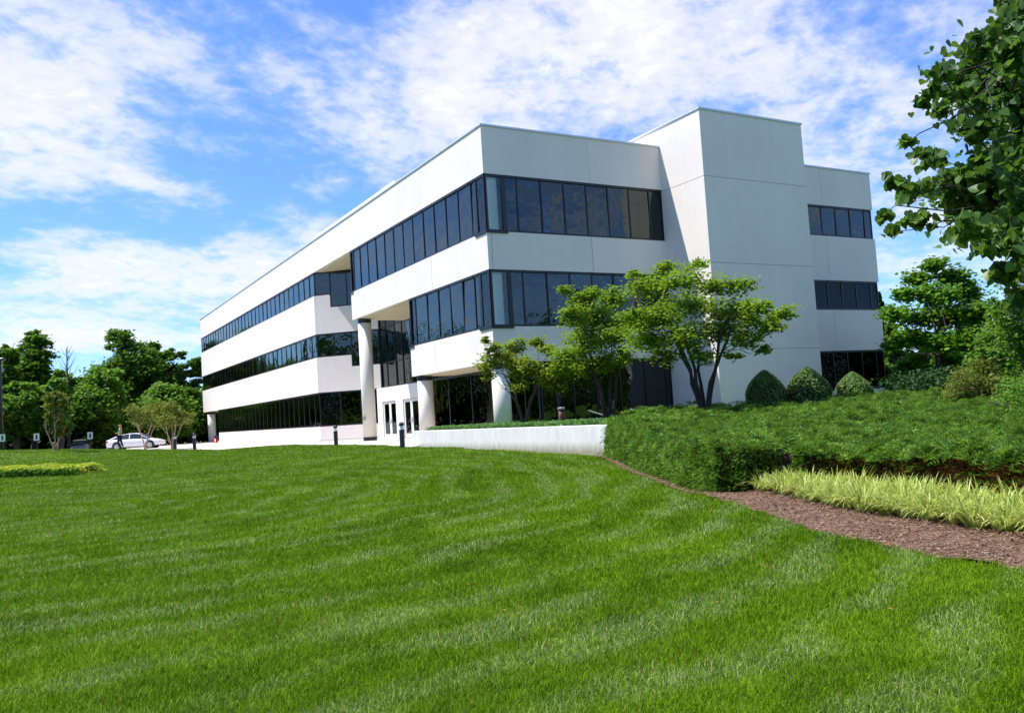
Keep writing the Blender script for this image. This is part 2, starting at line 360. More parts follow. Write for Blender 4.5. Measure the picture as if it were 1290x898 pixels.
def tree(name, label, cat, base, blobs, n, leaf, mat, bark, tr=.2, group=None, stems=1, fork=.35, seed=0, flat=.75, tmpl=CLUMP, up=.6, droop=0, sub=None, twigs=True, spread=.25, shell=.45, limb=1.0):
    """blobs: list of (centre Vector world, radius). Own limbs to every blob, twigs to every clump."""
    g = np.random.default_rng(seed); base = Vector(base)
    root = empty(name, base, 0, label, cat, group)
    B = np.array([tuple(Vector(c)-base) for c, r in blobs]); rad = np.array([r for c, r in blobs])
    tot = (rad**2).sum()
    V, F, P = [], [], []
    ctr = B.mean(0); H = B[:, 2].max(); low = max(.2, (B[:, 2]-rad).min())
    stemtips = []
    for s in range(stems):
        a = 2*math.pi*s/stems+g.random(); 
        if stems == 1: tip = np.array([ctr[0]*.6, ctr[1]*.6, low+(H-low)*fork]); b0 = np.zeros(3)
        else:
            R0 = rad.max()*spread+.25; tip = np.array([math.cos(a)*R0*2, math.sin(a)*R0*2, low+(H-low)*fork*.6]); b0 = np.array([math.cos(a), math.sin(a), 0])*tr*.6
            tip[:2] += ctr[:2]*.3
        k = 7; t = np.linspace(0, 1, k)[:, None]
        pts = b0+(tip-b0)*np.hstack([t**(1.2 if stems > 1 else 1), t**(1.2 if stems > 1 else 1), t**.9])
        pts[1:-1] += g.normal(size=(k-2, 3))*tr*.35*np.array([1, 1, 0])
        pts[0, 2] = -.15
        rr = tr/(stems**.45)*np.linspace(1.15, .6, k); rr[0] *= 1.25
        tube_into(V, F, pts, rr, 8); stemtips.append((tip, rr[-1], pts))
    for (c, r) in zip(B, rad):
        j = int(np.argmin([np.linalg.norm((tp[0]-c)[:2])+.3*g.random() for tp in stemtips])) if stems > 1 else 0
        tip, r0, spts = stemtips[j]
        q = spts[g.integers(4, len(spts))] if c[2] > tip[2]*.8 else spts[4]
        k = 6; t = np.linspace(0, 1, k)[:, None]; mid = q*.45+c*.55; mid[2] = q[2]*.62+c[2]*.38
        pts = (1-t)**2*q+2*t*(1-t)*mid+t**2*c; pts[1:-1] += g.normal(size=(k-2, 3))*.05*np.linalg.norm(c-q)
        rb = max(.007, min(r0*.65, r0*.35+.012*r)*limb); tube_into(V, F, pts, rb*np.linspace(1, .3, k), 5)
        m_ = max(8, int(n*r*r/tot))
        pp, cc = blob_pts(g, c, r, m_, flat, shell=shell, sub=(max(4, int(sub*r*r/tot)) if sub else None)); P.append(pp)
        if twigs:
            for e in cc[:60]:
                md = (c+e)/2+g.normal(size=3)*r*.08
                tube_into(V, F, [c, md, e], [max(rb*.3, .004), max(rb*.22, .003), .002], 3)
    np_obj('trunk', np.concatenate(V), [np.concatenate(F)], bark, root, True)
    leaves('crown', np.concatenate(P), leaf, mat, root, tmpl, up, droop, seed=seed+1)
    return root
def pxblobs(lst, d, depth, seed, k=1.0):
    g = np.random.default_rng(seed); out = []
    for x, y, r in lst:
        dd = d+(g.random()*2-1)*depth; out.append((at(x, y, dd), k*r*dd/1088))
    return out
def auto_blobs(cx, top, bot, hw, d, k, seed, taper=.45):
    g = np.random.default_rng(seed); out = []
    for i in range(k):
        t = (i+.5)/k; t = min(1, max(0, t+g.normal()*.05)); y = top+(bot-top)*t
        w = hw*math.sqrt(max(.05, 1-((t-.58)/.62)**2)) if t < .58 else hw*(1-.35*(t-.58)/.42)
        r = hw*(.26+.16*g.random())*(.7+.5*min(t*2, 1)); x = cx+(g.random()*2-1)*max(0, w-r*.75); yy = max(y, top+r*.85)
        dd = d+(g.random()*2-1)*w*.8*d/1088; out.append((at(x, yy, dd), r*d/1088))
    return out

# ================================================================== SKY
w = bpy.data.worlds.new('World'); sc.world = w; w.use_nodes = True
nt = w.node_tree; nt.nodes.clear(); h = N(nt)
S = Vector((-.549, -.026, 1)).normalized()
sky = h.n('ShaderNodeTexSky', sky_type='NISHITA', sun_disc=False, sun_elevation=math.asin(S.z), sun_rotation=math.atan2(S.x, S.y) % (2*math.pi), altitude=50, air_density=1.0, dust_density=.4, ozone_density=2.5)
tc = h.n('ShaderNodeTexCoord'); D = tc.outputs['Generated']; sp = h.n('ShaderNodeSeparateXYZ', i_0=D)
X, Y, Z = sp.outputs
azn = h.m('MULTIPLY', h.m('ARCTAN2', X, Y), 180/math.pi); eln = h.m('MULTIPLY', h.m('ARCSINE', Z), 180/math.pi)
zz = h.m('MAXIMUM', h.m('ADD', Z, .20), .05)
cp = h.n('ShaderNodeCombineXYZ'); nt.links.new(h.m('DIVIDE', X, zz), cp.inputs[0]); nt.links.new(h.m('DIVIDE', Y, zz), cp.inputs[1])
CPV = cp.outputs[0]
rotm = h.mapping(CPV, (1.0, 1.0, 1), (3.1, 1.7, 0), (0, 0, .55))
n1 = h.noise(h.mapping(rotm, (1.0, .8, 1)), 2.2, 9, .60, .15)
n2 = h.noise(h.mapping(rotm, (1.0, .7, 1), (9, 4, 0)), 7.5, 7, .62, .2)
n3 = h.noise(h.mapping(CPV, (1, 1, 1), (2, 8, 0)), 24.0, 5, .6, .1)
wa = h.m('MULTIPLY', h.m('SUBTRACT', h.noise(CPV, 1.6, 5, .6), .5), 9.0)
wb = h.m('MULTIPLY', h.m('SUBTRACT', h.noise(h.mapping(CPV, loc=(5, 5, 0)), 1.6, 5, .6), .5), 4.5)
AZ = h.m('ADD', azn, wa); EL = h.m('ADD', eln, wb)
def blob(a, e, sa, se, amp, tilt=0):
    dx = h.m('SUBTRACT', AZ, a); dy = h.m('SUBTRACT', h.m('SUBTRACT', EL, e), h.m('MULTIPLY', dx, tilt))
    q = h.m('ADD', h.m('POWER', h.m('ABSOLUTE', h.m('DIVIDE', dx, sa)), 2.0), h.m('POWER', h.m('ABSOLUTE', h.m('DIVIDE', dy, se)), 2.0))
    return h.m('MULTIPLY', h.m('EXPONENT', h.m('MULTIPLY', q, -1.0)), amp)
tot = None
for b_ in [(-27, 22, 7, 4, .34), (-31, 17, 8, 1.6, .22), (-22.5, 15.0, 6, 1.0, .36), (-22, 9.3, 10, 3.0, .42), (-10, 12, 8, 3.2, .25), (-12, 20.5, 12, 3.4, .22),
           (8, 24, 15, 6.5, .30), (24, 17, 11, 5, .28), (30, 9, 8, 3, .25), (-27, 5.9, 16, .8, .42), (-4, 21, 6, 5, .10), (2, 13.5, 5, 3.4, .12), (25, 26, 14, 5, .24),
           (-17, 17.2, 5.5, 3.4, -.26), (-28, 12.6, 5.5, 1.1, -.26), (-20, 12.4, 7, .8, -.16), (-9, 14.5, 4, 1.6, -.12), (-24, 4.3, 14, .9, -.22), (26.5, 7.8, 5, 1.5, -.04), (-11, 16, 3, 2, -.08), (70, 25, 30, 20, .12), (-70, 20, 30, 10, .15), (180, 35, 70, 30, .12), (-180, 35, 70, 30, .12)]:
    v_ = blob(*b_); tot = v_ if tot is None else h.m('ADD', tot, v_)
dens = h.m('ADD', h.m('MULTIPLY', h.m('SUBTRACT', n1, .5), 1.35), h.m('ADD', h.m('MULTIPLY', h.m('SUBTRACT', n2, .5), 1.15), h.m('MULTIPLY', h.m('SUBTRACT', n3, .5), .5)))
dens = h.m('ADD', dens, h.m('ADD', tot, .25))
cl = h.n('ShaderNodeMapRange', interpolation_type='SMOOTHSTEP'); nt.links.new(dens, cl.inputs[0]); cl.inputs[1].default_value = .10; cl.inputs[2].default_value = .94
shade = h.ramp(h.m('ADD', h.m('MULTIPLY', n2, .6), h.m('MULTIPLY', dens, .35)), [(.22, (.70, .82, 1.0)), (.5, (1, 1, 1)), (.62, (.86, .90, .96)), (.8, (1, 1, 1)), (.95, (.84, .88, .94))])
SKYF = 1.0
skyc = h.n('ShaderNodeMix', data_type='RGBA', blend_type='MULTIPLY'); skyc.inputs[0].default_value = 1; nt.links.new(sky.outputs[0], skyc.inputs[6]); skyc.inputs[7].default_value = (.46, .645, 1.0, 1)
cloudc = h.n('ShaderNodeMix', data_type='RGBA', blend_type='MULTIPLY'); cloudc.inputs[0].default_value = 1; nt.links.new(shade, cloudc.inputs[6]); cloudc.inputs[7].default_value = (4.35, 4.25, 4.25, 1)
fin = h.mix(cl.outputs[0], skyc.outputs[2], cloudc.outputs[2])
bg = h.n('ShaderNodeBackground', i_Strength=.145); nt.links.new(fin, bg.inputs[0])
wo = h.n('ShaderNodeOutputWorld'); nt.links.new(bg.outputs[0], wo.inputs[0])
sun_d = bpy.data.lights.new('sun', 'SUN'); sun_d.energy = 4.1; sun_d.angle = R(.53); sun_d.color = (1, .955, .88)
sun = bpy.data.objects.new('sun', sun_d); link(sun); sun.rotation_euler = S.to_track_quat('Z', 'Y').to_euler(); sun.location = (-40, 0, 80)

# ================================================================== GROUND
def grid_obj(name, xs, ys, zf, mat, mask=None, xyf=None):
    Xg, Yg = np.meshgrid(xs, ys, indexing='ij')
    if xyf: PX, PY = xyf(Xg, Yg)
    else: PX, PY = Xg, Yg
    Zg = zf(PX, PY); V = np.stack([PX, PY, Zg], -1).reshape(-1, 3)
    nx, ny = Xg.shape; i = np.arange(nx-1)[:, None]*ny+np.arange(ny-1)[None]
    F = np.stack([i, i+ny, i+ny+1, i+1], -1).reshape(-1, 4)
    if mask is not None:
        c = V[F].mean(1); F = F[mask(c[:, 0], c[:, 1])]
    return np_obj(name, V, [F], mat, None, True)
def nonuni(a, fine, far, k):
    core = np.arange(a[0], a[1], fine); lo = a[0]-np.geomspace(fine, far, k)[::-1]; hi = a[1]+np.geomspace(fine*.5, far, k)
    return np.concatenate([lo, core, hi])
g_ = grid_obj('lawn_ground', nonuni((-60, 30), .4, 1500, 22), nonuni((-20, 80), .4, 1500, 22), ground_z, M['lawn']); tag(g_, 'rolling mown lawn rising to the building', 'ground', kind='structure')
def sheet(name, poly, z, mat, label, th=.1):
    bm = bmesh.new(); prism(bm, poly, z-th, z); o = bm_obj(name, bm, mat); return tag(o, label, 'ground', kind='structure')
def wp(v, u): p = W(v, u); return (p.x, p.y)
sheet('pavement', [wp(-3.05, 1.3), wp(9, 1.3), wp(9, 70), wp(-1.5, 74), (-39, 90), (-39, 74)]+[(math.sin(R(a_))*(d_+.12), math.cos(R(a_))*(d_+.12)) for a_, d_, z_ in EDGE[6:15]]+[(-4.3, 34.6)], 0.0, M['pavement'], 'pale concrete forecourt in front of the entrance')
sheet('car_park_road', [(-140, 75), (-39.1, 70), (-39.1, 90.1), wp(-1.5, 74.1), wp(-1.5, 95), (-60, 130), (-140, 130)], -.26, M['asphalt'], 'dark asphalt car park beyond the lawn')
# terrace behind the retaining wall and under the shrubs
us = np.concatenate([np.arange(-60, 1.3, .5), [1.3]]); vs = np.concatenate([[-3.3], np.arange(-3, 40, .5), np.geomspace(40.5, 120, 8)])
g_ = grid_obj('terrace_ground', us, vs, terr_z, M['lawn'], mask=lambda x, y: (y > 12), xyf=lambda a, b: (C0.x+VV.x*b+UU.x*a, C0.y+VV.y*b+UU.y*a)); tag(g_, 'planted terrace and bank beside the building', 'ground', kind='structure')
MEDGE = [(2.1, 26.3), (2.30, 24.2), (2.58, 19.65), (2.85, 16.22), (3.18, 14.49), (3.30, 12.9), (3.36, 11.36), (3.46, 9.96), (3.68, 9.08), (3.90, 8.2), (4.25, 7.49), (4.9, 6.3), (5.9, 5.0), (8, 3.6), (14, 2.6)]
mp = [(x, y) for x, y in MEDGE]
def medge_x(y): return np.interp(y, [p[1] for p in mp][::-1], [p[0] for p in mp][::-1])
ys = np.arange(3.6, 26.3, .1); off = np.concatenate([np.arange(0, 3, .1), np.arange(3, 12, .5)])
def mul_xy(a, b): return medge_x(a)+b-.04+.03*np.sin(a*9)+.02*np.sin(a*23), a
g_ = grid_obj('mulch_bed', ys, off, lambda x, y: ground_z(x, y)+.022+.018*np.sin(x*7+y*3)*np.sin(y*5)+np.minimum(0, 0), M['mulch'], xyf=mul_xy); tag(g_, 'brown bark mulch bed edging the lawn', 'mulch', kind='structure')
# loose chips
def scatter_chips():
    g = np.random.default_rng(5); n = 16000
    y = 5+g.random(n)**1.4*13; x = medge_x(y)+.0+g.random(n)*2.2
    z = ground_z(x, y)+.022+.018*np.sin(x*7+y*3)*np.sin(y*5)+.012
    o = leaves('mulch_chips', np.stack([x, y, z], -1), .042, M['chip'], None, (np.array([(0, -.12), (1, -.1), (1, .1), (0, .12)]), [(0, 1, 2, 3)]), up=1.6, fold=0, seed=6)
    tag(o, 'loose bark chips lying on the mulch bed', 'mulch', kind='stuff')
scatter_chips()

def dry_leaves():
    g = np.random.default_rng(15); n = 34; d = 4+12*g.random(n); az = R(-28)+R(58)*g.random(n); x = d*np.sin(az); y = d*np.cos(az)
    o = leaves('fallen_leaves', np.stack([x, y, ground_z(x, y)+.05], -1), .032, leaf_mat('dry_leaf', [(.20, .10, .03), (.35, .18, .05), (.5, .30, .08)], .2), None, CLUMP, 1.2, seed=16)
    tag(o, 'small dry brown leaves scattered over the lawn', 'fallen leaves', kind='stuff')
dry_leaves()
# ------------------------------------------------------------------ grass blades
def lawn_ok(x, y):
    azd = np.degrees(np.arctan2(x, y)); d = np.hypot(x, y)
    ok = (d < edge_d(azd)-.05)
    u = (x-C0.x)*UU.x+(y-C0.y)*UU.y; v = (x-C0.x)*VV.x+(y-C0.y)*VV.y
    ok &= ~((v > -3.45) & (y > 20)); ok &= ~((y < 26.3) & (x > medge_x(y)+.03*np.sin(y*9)+.02*np.sin(y*23)))
    return ok
def blades(n, d0, d1, seed, curved=True, azr=(-34, 34), wk=1.0):
    g = np.random.default_rng(seed)
    a_, b_ = d0**.4, d1**.4; d = (a_+(b_-a_)*g.random(n))**2.5            # denser near, thinning smoothly with distance
    az = R(azr[0])+R(azr[1]-azr[0])*g.random(n); x = d*np.sin(az); y = d*np.cos(az)
    k = lawn_ok(x, y); x = x[k]; y = y[k]; d = d[k]; n = len(x)
    z = ground_z(x, y)-.005
    r = np.hypot(x+11, y-19); rx = (x+11)/r; ry = (y-19)/r         # lean alternates with the mowing passes
    lean = np.sin(r*2.1+np.sin(x*.9)*.8)*.08
    clump = (np.sin(x*2.7+np.sin(y*1.9)*2)+np.sin(y*3.3+np.sin(x*2.3)*2))*.12+(np.sin(x*11+3*np.sin(y*7))*np.sin(y*9+2*np.sin(x*8)))*.16
    a = g.random(n)*2*math.pi; L = .052*(d/4)**.13*(.5+.9*g.random(n)**1.3)*(1+clump); s = .15+.85*g.random(n)
    lx = np.cos(a)*s-ry*lean; ly = np.sin(a)*s+rx*lean
    wv = wk*.0036*(.7+.6*g.random(n))*(d/4)**.85*(1 if curved else 1.35)
    b = g.random(n)*2*math.pi; sx = np.cos(b)*wv/2; sy = np.sin(b)*wv/2
    P = np.stack([x, y, z], -1); S_ = np.stack([sx, sy, sx*0], -1)
    up = np.stack([lx*L*.35, ly*L*.35, L*.62], -1); tip = np.stack([lx*L, ly*L, L*(1.05-.35*s)], -1)
    if curved:
        V = np.stack([P-S_, P+S_, P+up+S_*.8, P+up-S_*.8, P+tip], 1); b0 = (np.arange(n)*5)[:, None]
        return V.reshape(-1, 3), [b0+np.array([[0, 1, 2, 3]]), b0+np.array([[3, 2, 4]])], n*5
    V = np.stack([P-S_, P+S_, P+tip], 1); b0 = (np.arange(n)*3)[:, None]
    return V.reshape(-1, 3), [b0+np.array([[0, 1, 2]])], n*3
NB_ = 1500000; tot_ = 74**.4-3.7**.4; dm = 15.0
V1, F1, n1_ = blades(int(NB_*(dm**.4-3.7**.4)/tot_), 3.7, dm, 1); V2, F2, n2_ = blades(int(NB_*(74**.4-dm**.4)/tot_), dm, 74, 2, False)
V3, F3, n3_ = blades(330000, 2.6, 60, 3, False, (-75, -33.5), 1.7); V4, F4, n4_ = blades(120000, 2.6, 14, 4, False, (33.5, 75), 1.7)
o = np_obj('lawn_grass', np.concatenate([V1, V2, V3, V4]), [F1[0], np.concatenate([F1[1], F2[0]+n1_, F3[0]+n1_+n2_, F4[0]+n1_+n2_+n3_])], M['grass']); tag(o, 'short mown green grass of the lawn', 'grass', kind='stuff')

# ================================================================== BUILDING  (local x = along the right facade, y = along the long facade)
bld = empty('office_building', C0, BROT, 'long white three storey office building with dark ribbon windows and a stair tower', 'building')
def bpart(name, fn, mat, label=None, parent=None, bev=0):
    bm = bmesh.new(); fn(bm)
    if bev: bevel(bm, bev, 1)
    o = bm_obj(name, bm, mat, parent or bld)
    if label: o['label'] = label
    return o
DG = [(0, 25.4), (3.3, 22.1)]
def diag_poly(s, back=68.5, deep=25.0, t=None):
    k = s/math.sqrt(2)
    return [(0, back), (0, 25.4), (k, 25.4-k), (k+.35, 25.4-k+.1), (k+.35, back)]
XR = 25.6
roof = bpart('roof_band', lambda bm: box(bm, 0, XR, 0, 68.5, 11.6, 13.72), M['stucco'], 'white parapet band and roof slab')
def cop(bm):
    t = .16
    box(bm, -.05, t, -.05, 68.55, 13.722, 13.80); box(bm, t+.001, 9.94, -.05, t, 13.722, 13.80); box(bm, 16.71, XR+.05, -.05, t, 13.722, 13.80)
    box(bm, XR-t, XR+.05, t+.001, 68.55, 13.722, 13.80); box(bm, t+.001, XR-t-.001, 68.4, 68.55, 13.722, 13.80)
bpart('coping', cop, M['coping'], parent=roof)
pent = bpart('roof_penthouse', lambda bm: box(bm, 3.0, 20, 17.2, 35, 13.73, 16.15), M['stucco'], 'low pale penthouse set back on the roof')
def groove(name, boxes, par):
    for b in boxes:
        bm = bmesh.new(); box(bm, *b); bm_obj(name, bm, M['joint'], par)
groove('joint', [(.2, .22, -.003, .001, 7.4, 9.07), (5.5, 5.52, -.003, .001, 7.4, 9.07), (-.003, .001, 5.9, 5.92, 7.4, 9.07)], bld)
groove('joint', [(-.003, .001, 6.0, 6.02, 3.35, 4.9)], bld)
groove('joint', [(5.6, 5.61, -.003, .001, 11.62, 13.7), (21.4, 21.41, -.003, .001, 11.62, 13.7), (21.5, 21.51, -.003, .001, 7.4, 9.86), (21.6, 21.61, -.003, .001, 3.5, 5.74)], bld)
def sp_box(name, *bx): return bpart(name, lambda bm: box(bm, *bx), M['stucco'])
sp_box('spandrel', 0, 15.9, 0, 17.8, 7.38, 9.05); sp_box('spandrel', 0, 15.9, 0, 9.04, 3.33, 4.88)
sp_box('spandrel', 16.2, XR, 0, 17.8, 7.38, 9.87); sp_box('spandrel', 16.2, XR, 0, 9.04, 3.45, 5.72); sp_box('spandrel', 16.2, XR, 0, 3, 0, 1.25)
bpart('soffit', lambda bm: (box(bm, .35, 15.8, .35, 17.7, 7.35, 7.379), box(bm, .35, 15.8, .35, 8.9, 3.30, 3.329), box(bm, .35, 10, 17.9, 25.0, 11.57, 11.599)), M['soffit'], 'underside of the projecting upper floors, warm bounce light painted in')
def lw(bm, z0, z1, s, inset=0):
    k = s/math.sqrt(2); prism(bm, [(0, 68.5), (0, 25.4), (k, 25.4-k), (k+.5, 25.4-k+.5), (k+.5, 68.5)][::-1], z0, z1)
bpart('spandrel', lambda bm: lw(bm, 7.33, 9.1, 4.66), M['stucco']); bpart('spandrel', lambda bm: lw(bm, 9.1, 9.98, 1.21), M['stucco'], 'raised step of the white band at the diagonal wall')
bpart('spandrel', lambda bm: lw(bm, 3.33, 4.95, 4.66), M['stucco']); bpart('spandrel', lambda bm: lw(bm, 4.95, 5.73, 2.6), M['stucco'], 'raised step of the white band at the diagonal wall')
bpart('base_wall', lambda bm: prism(bm, [(0, 60.1), (0, 25.4), (3.3, 22.1), (3.6, 22.4), (.4, 25.6), (.4, 60.1)][::-1], -.2, 1.0), M['stucco'])
bpart('plinth', lambda bm: prism(bm, [(-.12, 60.1), (-.12, 25.35), (3.2, 22.0), (3.3, 22.1), (0, 25.4), (0, 60.1)][::-1], -.2, .14), M['kerb'])
# near-black solid cores, added to block light and stand for unlit rooms
bpart('dark_core', lambda bm: (box(bm, 1.6, 24.6, 1.4, 16.4, 9.0, 11.6), box(bm, 1.6, 24.6, 1.4, 8.0, 4.8, 7.4), box(bm, 4.2, 24.6, 1.0, 60, 0, 3.33), box(bm, 4.6, 24, 9.5, 66.5, 3.33, 7.3), box(bm, 4.6, 24, 17, 66.8, 7.3, 11.6),
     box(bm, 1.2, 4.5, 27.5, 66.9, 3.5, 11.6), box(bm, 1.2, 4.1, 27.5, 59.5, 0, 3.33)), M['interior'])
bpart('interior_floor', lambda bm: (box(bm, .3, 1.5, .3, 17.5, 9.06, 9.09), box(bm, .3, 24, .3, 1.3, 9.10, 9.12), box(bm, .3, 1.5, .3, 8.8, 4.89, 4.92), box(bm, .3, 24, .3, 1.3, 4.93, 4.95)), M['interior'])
# stair tower
tower = bpart('stair_tower', lambda bm: box(bm, 9.95, 16.7, -3, 6, 0, 14.66), M['stucco'], 'tall windowless white stair tower in front of the facade')
bpart('coping', lambda bm: (box(bm, 9.90, 16.75, -3.05, -2.9, 14.662, 14.75), box(bm, 9.90, 10.05, -2.899, 6.05, 14.662, 14.75), box(bm, 16.6, 16.75, -2.899, 6.05, 14.662, 14.75)), M['coping'], parent=tower)
jz = (11.5, 7.45, 3.4)
for z in jz:
    for b_ in ((9.947, 16.703, -3.003, -2.999, z, z+.022), (9.947, 9.951, -2.998, 0, z, z+.022)):
        bm = bmesh.new(); box(bm, *b_); bm_obj('joint', bm, M['joint'], tower)

def ribbon(p0, p1, stops, z0, z1, label, glass='glass', clear=(), heavy=(), blind=.6, seed=0, zs=None, inset=.1, hbar=None, blindmax=1.0):
    """one ribbon window from p0 to p1 (local xy, outside on the right hand side of p0->p1); stops in metres are mullion centres"""
    g = random.Random(seed); p0 = Vector((*p0, 0)); p1 = Vector((*p1, 0)); a = (p1-p0).normalized(); nrm = Vector((a.y, -a.x, 0))
    fr = bmesh.new(); L = (p1-p0).length
    def zz_(s): return z0 if zs is None or s >= zs[0] else zs[1]
    for i, s in enumerate(stops):
        zb = min(zz_(s-.05), zz_(s+.05)); wv = .10 if i in heavy else .035
        c = p0+a*s-nrm*(inset-.005); obox(fr, (c.x, c.y, (zb+z1)/2), a, wv, .035, (z1-zb)/2-.001)
    for s0, s1 in zip(stops, stops[1:]):
        m_ = (s0+s1)/2; zb = zz_(m_); c = p0+a*m_-nrm*(inset-.02); hl = (s1-s0)/2-.036
        obox(fr, (c.x, c.y, zb+.045), a, hl, .055, .045); obox(fr, (c.x, c.y, z1-.05), a, hl, .055, .05)
        for hb in (hbar or ()): obox(fr, (c.x, c.y, hb), a, hl, .045, .035)
    w_ = bm_obj('window', fr, M['black'], bld); w_['label'] = label
    for i, (s0, s1) in enumerate(zip(stops, stops[1:])):
        m_ = (s0+s1)/2; zb = zz_(m_); hl = (s1-s0)/2-.03; c = p0+a*m_-nrm*inset
        bm = bmesh.new(); ax = Quaternion((0, 0, 1), g.gauss(0, .007)) @ a; obox(bm, (c.x, c.y, (zb+z1)/2), ax, hl, .006, (z1-zb)/2-.04)
        t = g.gauss(0, .007)
        for v in bm.verts: v.co += nrm*(v.co.z-(zb+z1)/2)*t
        bm_obj('pane', bm, M['glass_clear' if i in clear else glass], w_)
        if i not in clear and g.random() < blind:
            q = c-nrm*.16; hh = (z1-zb)*(blindmax if g.random() < .75 else .35+.5*g.random()); bl = bmesh.new(); obox(bl, (q.x, q.y, z1-hh/2-.02), a, hl-.02, .01, hh/2-.02); bm_obj('blind', bl, M['blind'], w_)
    return w_
def rs(lst, L): return [L-x for x in lst]
# long facade: outside is -x, so walk from far to near (p0 at large y)
U3 = [17.77, 17.30, 16.15, 14.83, 13.49, 12.14, 10.8, 9.46, 8.14, 6.8, 5.47, 4.12, 2.79, 1.46, 1.0, .03]
ribbon((0, 17.8), (0, 0), [17.8-x for x in U3], 9.05, 11.6, 'upper ribbon window of the projecting block on the sunlit side', clear=(0, 14), heavy=(14,), blind=.3, seed=1)
U2 = [9.0, 8.31, 6.85, 5.49, 4.15, 2.81, 1.61, 1.05, .03]
ribbon((0, 9.04), (0, 0), [9.04-x for x in U2], 4.88, 7.38, 'middle ribbon window of the projecting block on the sunlit side', clear=(0, 7), heavy=(7,), blind=.2, seed=2)
ribbon((0, 0), (9.95, 0), [.04, .98, 1.68, 2.94, 4.18, 5.42, 6.67, 7.91, 9.15, 9.9], 9.05, 11.6, 'upper ribbon window on the shaded side left of the tower', clear=(0,), heavy=(1,), blind=.9, seed=3)
ribbon((0, 0), (9.95, 0), [.04, 1.02, 1.71, 2.97, 4.2, 5.42, 6.67, 7.91, 9.15, 9.9], 4.88, 7.38, 'middle ribbon window on the shaded side left of the tower', clear=(0,), heavy=(1,), blind=.8, seed=4)
RWS = [16.75, 17.95, 19.0, 20.2, 21.31, 22.47, 23.67, 24.9, 25.5]
ribbon((0, 0), (25.6, 0), RWS, 9.87, 11.6, 'upper ribbon window right of the tower', blind=.3, seed=5)
ribbon((0, 0), (25.6, 0), RWS, 5.72, 7.38, 'middle ribbon window right of the tower', blind=0, seed=6, glass='glass_tree_dim')
ribbon((0, 0), (25.6, 0), RWS, 1.25, 3.45, 'lowest ribbon window right of the tower', blind=0, seed=7, glass='glass_tree_dim')
ribbon((0, .25), (9.95, .25), [2.35, 3.3, 4.2, 5.48, 6.85, 8.33, 9.6, 9.92], .3, 3.30, 'ground floor glazing behind the redbud trees', heavy=(1,), blind=.6, seed=8)
ribbon((2.35, 14.0), (2.35, .26), [.05, 1.0, 1.65, 4.2, 6.9, 9.6, 12.3, 13.7], 0, 3.30, 'recessed dark ground floor glazing under the overhang', blind=0, seed=9)
# projecting block ends (facing away from the viewer)
ribbon((1.6, 17.78), (0, 17.78), [.05, 1.55], 9.05, 11.6, 'end pane of the projecting block', clear=(0,), blind=0); ribbon((1.6, 9.02), (0, 9.02), [.05, 1.55], 4.88, 7.38, 'end pane of the projecting block', clear=(0,), blind=0)
# far wing
LWS = [.05]+[1.35*i for i in range(1, 32)]+[43.05]
ribbon((0, 68.5), (0, 25.4), LWS, 9.98, 11.6, 'upper ribbon window of the far wing', blind=.15, seed=10)
ribbon((0, 68.5), (0, 25.4), LWS, 5.73, 7.33, 'middle ribbon window of the far wing', blind=.05, seed=11)
ribbon((0, 60.3), (0, 25.4), [.05]+[1.35*i for i in range(1, 26)]+[34.85], 1.0, 3.33, 'ground floor ribbon window of the far wing', blind=0, seed=12)
ribbon((0, 25.4), (3.3, 22.1), [.04, 1.21, 2.45, 3.6, 4.6], 9.1, 11.6, 'stepped upper window in the diagonal wall', seed=13, zs=(1.21, 9.98), blind=.5)
ribbon((0, 25.4), (3.3, 22.1), [.04, 1.32, 2.6, 3.6, 4.6], 4.95, 7.33, 'stepped middle window in the diagonal wall', seed=14, zs=(2.6, 5.73), blind=.5)
ribbon((0, 25.4), (3.3, 22.1), [.04, 1.6, 3.1, 4.6], 1.0, 3.33, 'ground floor window in the diagonal wall', seed=15, blind=0)
ribbon((3.3, 22.2), (3.3, 8.8), [.1, 1.15, 2.7, 3.9, 5.3, 6.6, 8.0, 9.3, 10.6, 11.9, 13.3], 3.33, 11.58, 'tall dark curtain wall above the entrance', blind=0, hbar=(4.95, 7.36, 9.1), seed=16)
bpart('return_wall', lambda bm: (box(bm, 1.0, 4.0, 60.2, 60.5, 0, 3.33), box(bm, .4, .6, 60.2, 68, 3.34, 3.36)), M['interior'])
# columns
def column(x, y, zt, lab=None, base=True, z0=0):
    bm = bmesh.new(); lathe(bm, [(.40, z0), (.40, zt)], 40, (x, y)); o = bm_obj('column', bm, M['column'], bld, True)
    for p in o.data.polygons:
        if len(p.vertices) > 4: p.use_smooth = False
    if lab: o['label'] = lab
    bm = bmesh.new(); lathe(bm, [(.41, zt), (.41, zt+.24)], 32, (x, y)); bm_obj('cap', bm, M['black'], o)
    if base: bm = bmesh.new(); lathe(bm, [(.42, 0), (.42, .22)], 32, (x, y)); bm_obj('base', bm, M['black'], o)
    return o
c1_ = column(.55, 17.2, 7.1, 'tall two storey entrance column'); bm = bmesh.new(); obox(bm, (.17, 17.02, 1.35), (-.4, .9), .09, .03, .1); bm_obj('intercom', bm, M['steel'], c1_)
column(.5, 8.55, 3.07, 'short column under the middle of the overhang', False); column(.55, .55, 3.07, 'column under the near corner of the overhang', False); column(.5, 66.6, 3.07, 'column under the far end of the long wing', False)
bpart('column', lambda bm: (lathe(bm, [(.38, 9.1), (.38, 11.55)], 32, (.5, .55))), M['column_in'], 'column seen through the upper corner glass')
bpart('column', lambda bm: (lathe(bm, [(.38, 4.92), (.38, 7.35)], 32, (.5, .55))), M['column_in'], 'column seen through the middle corner glass')
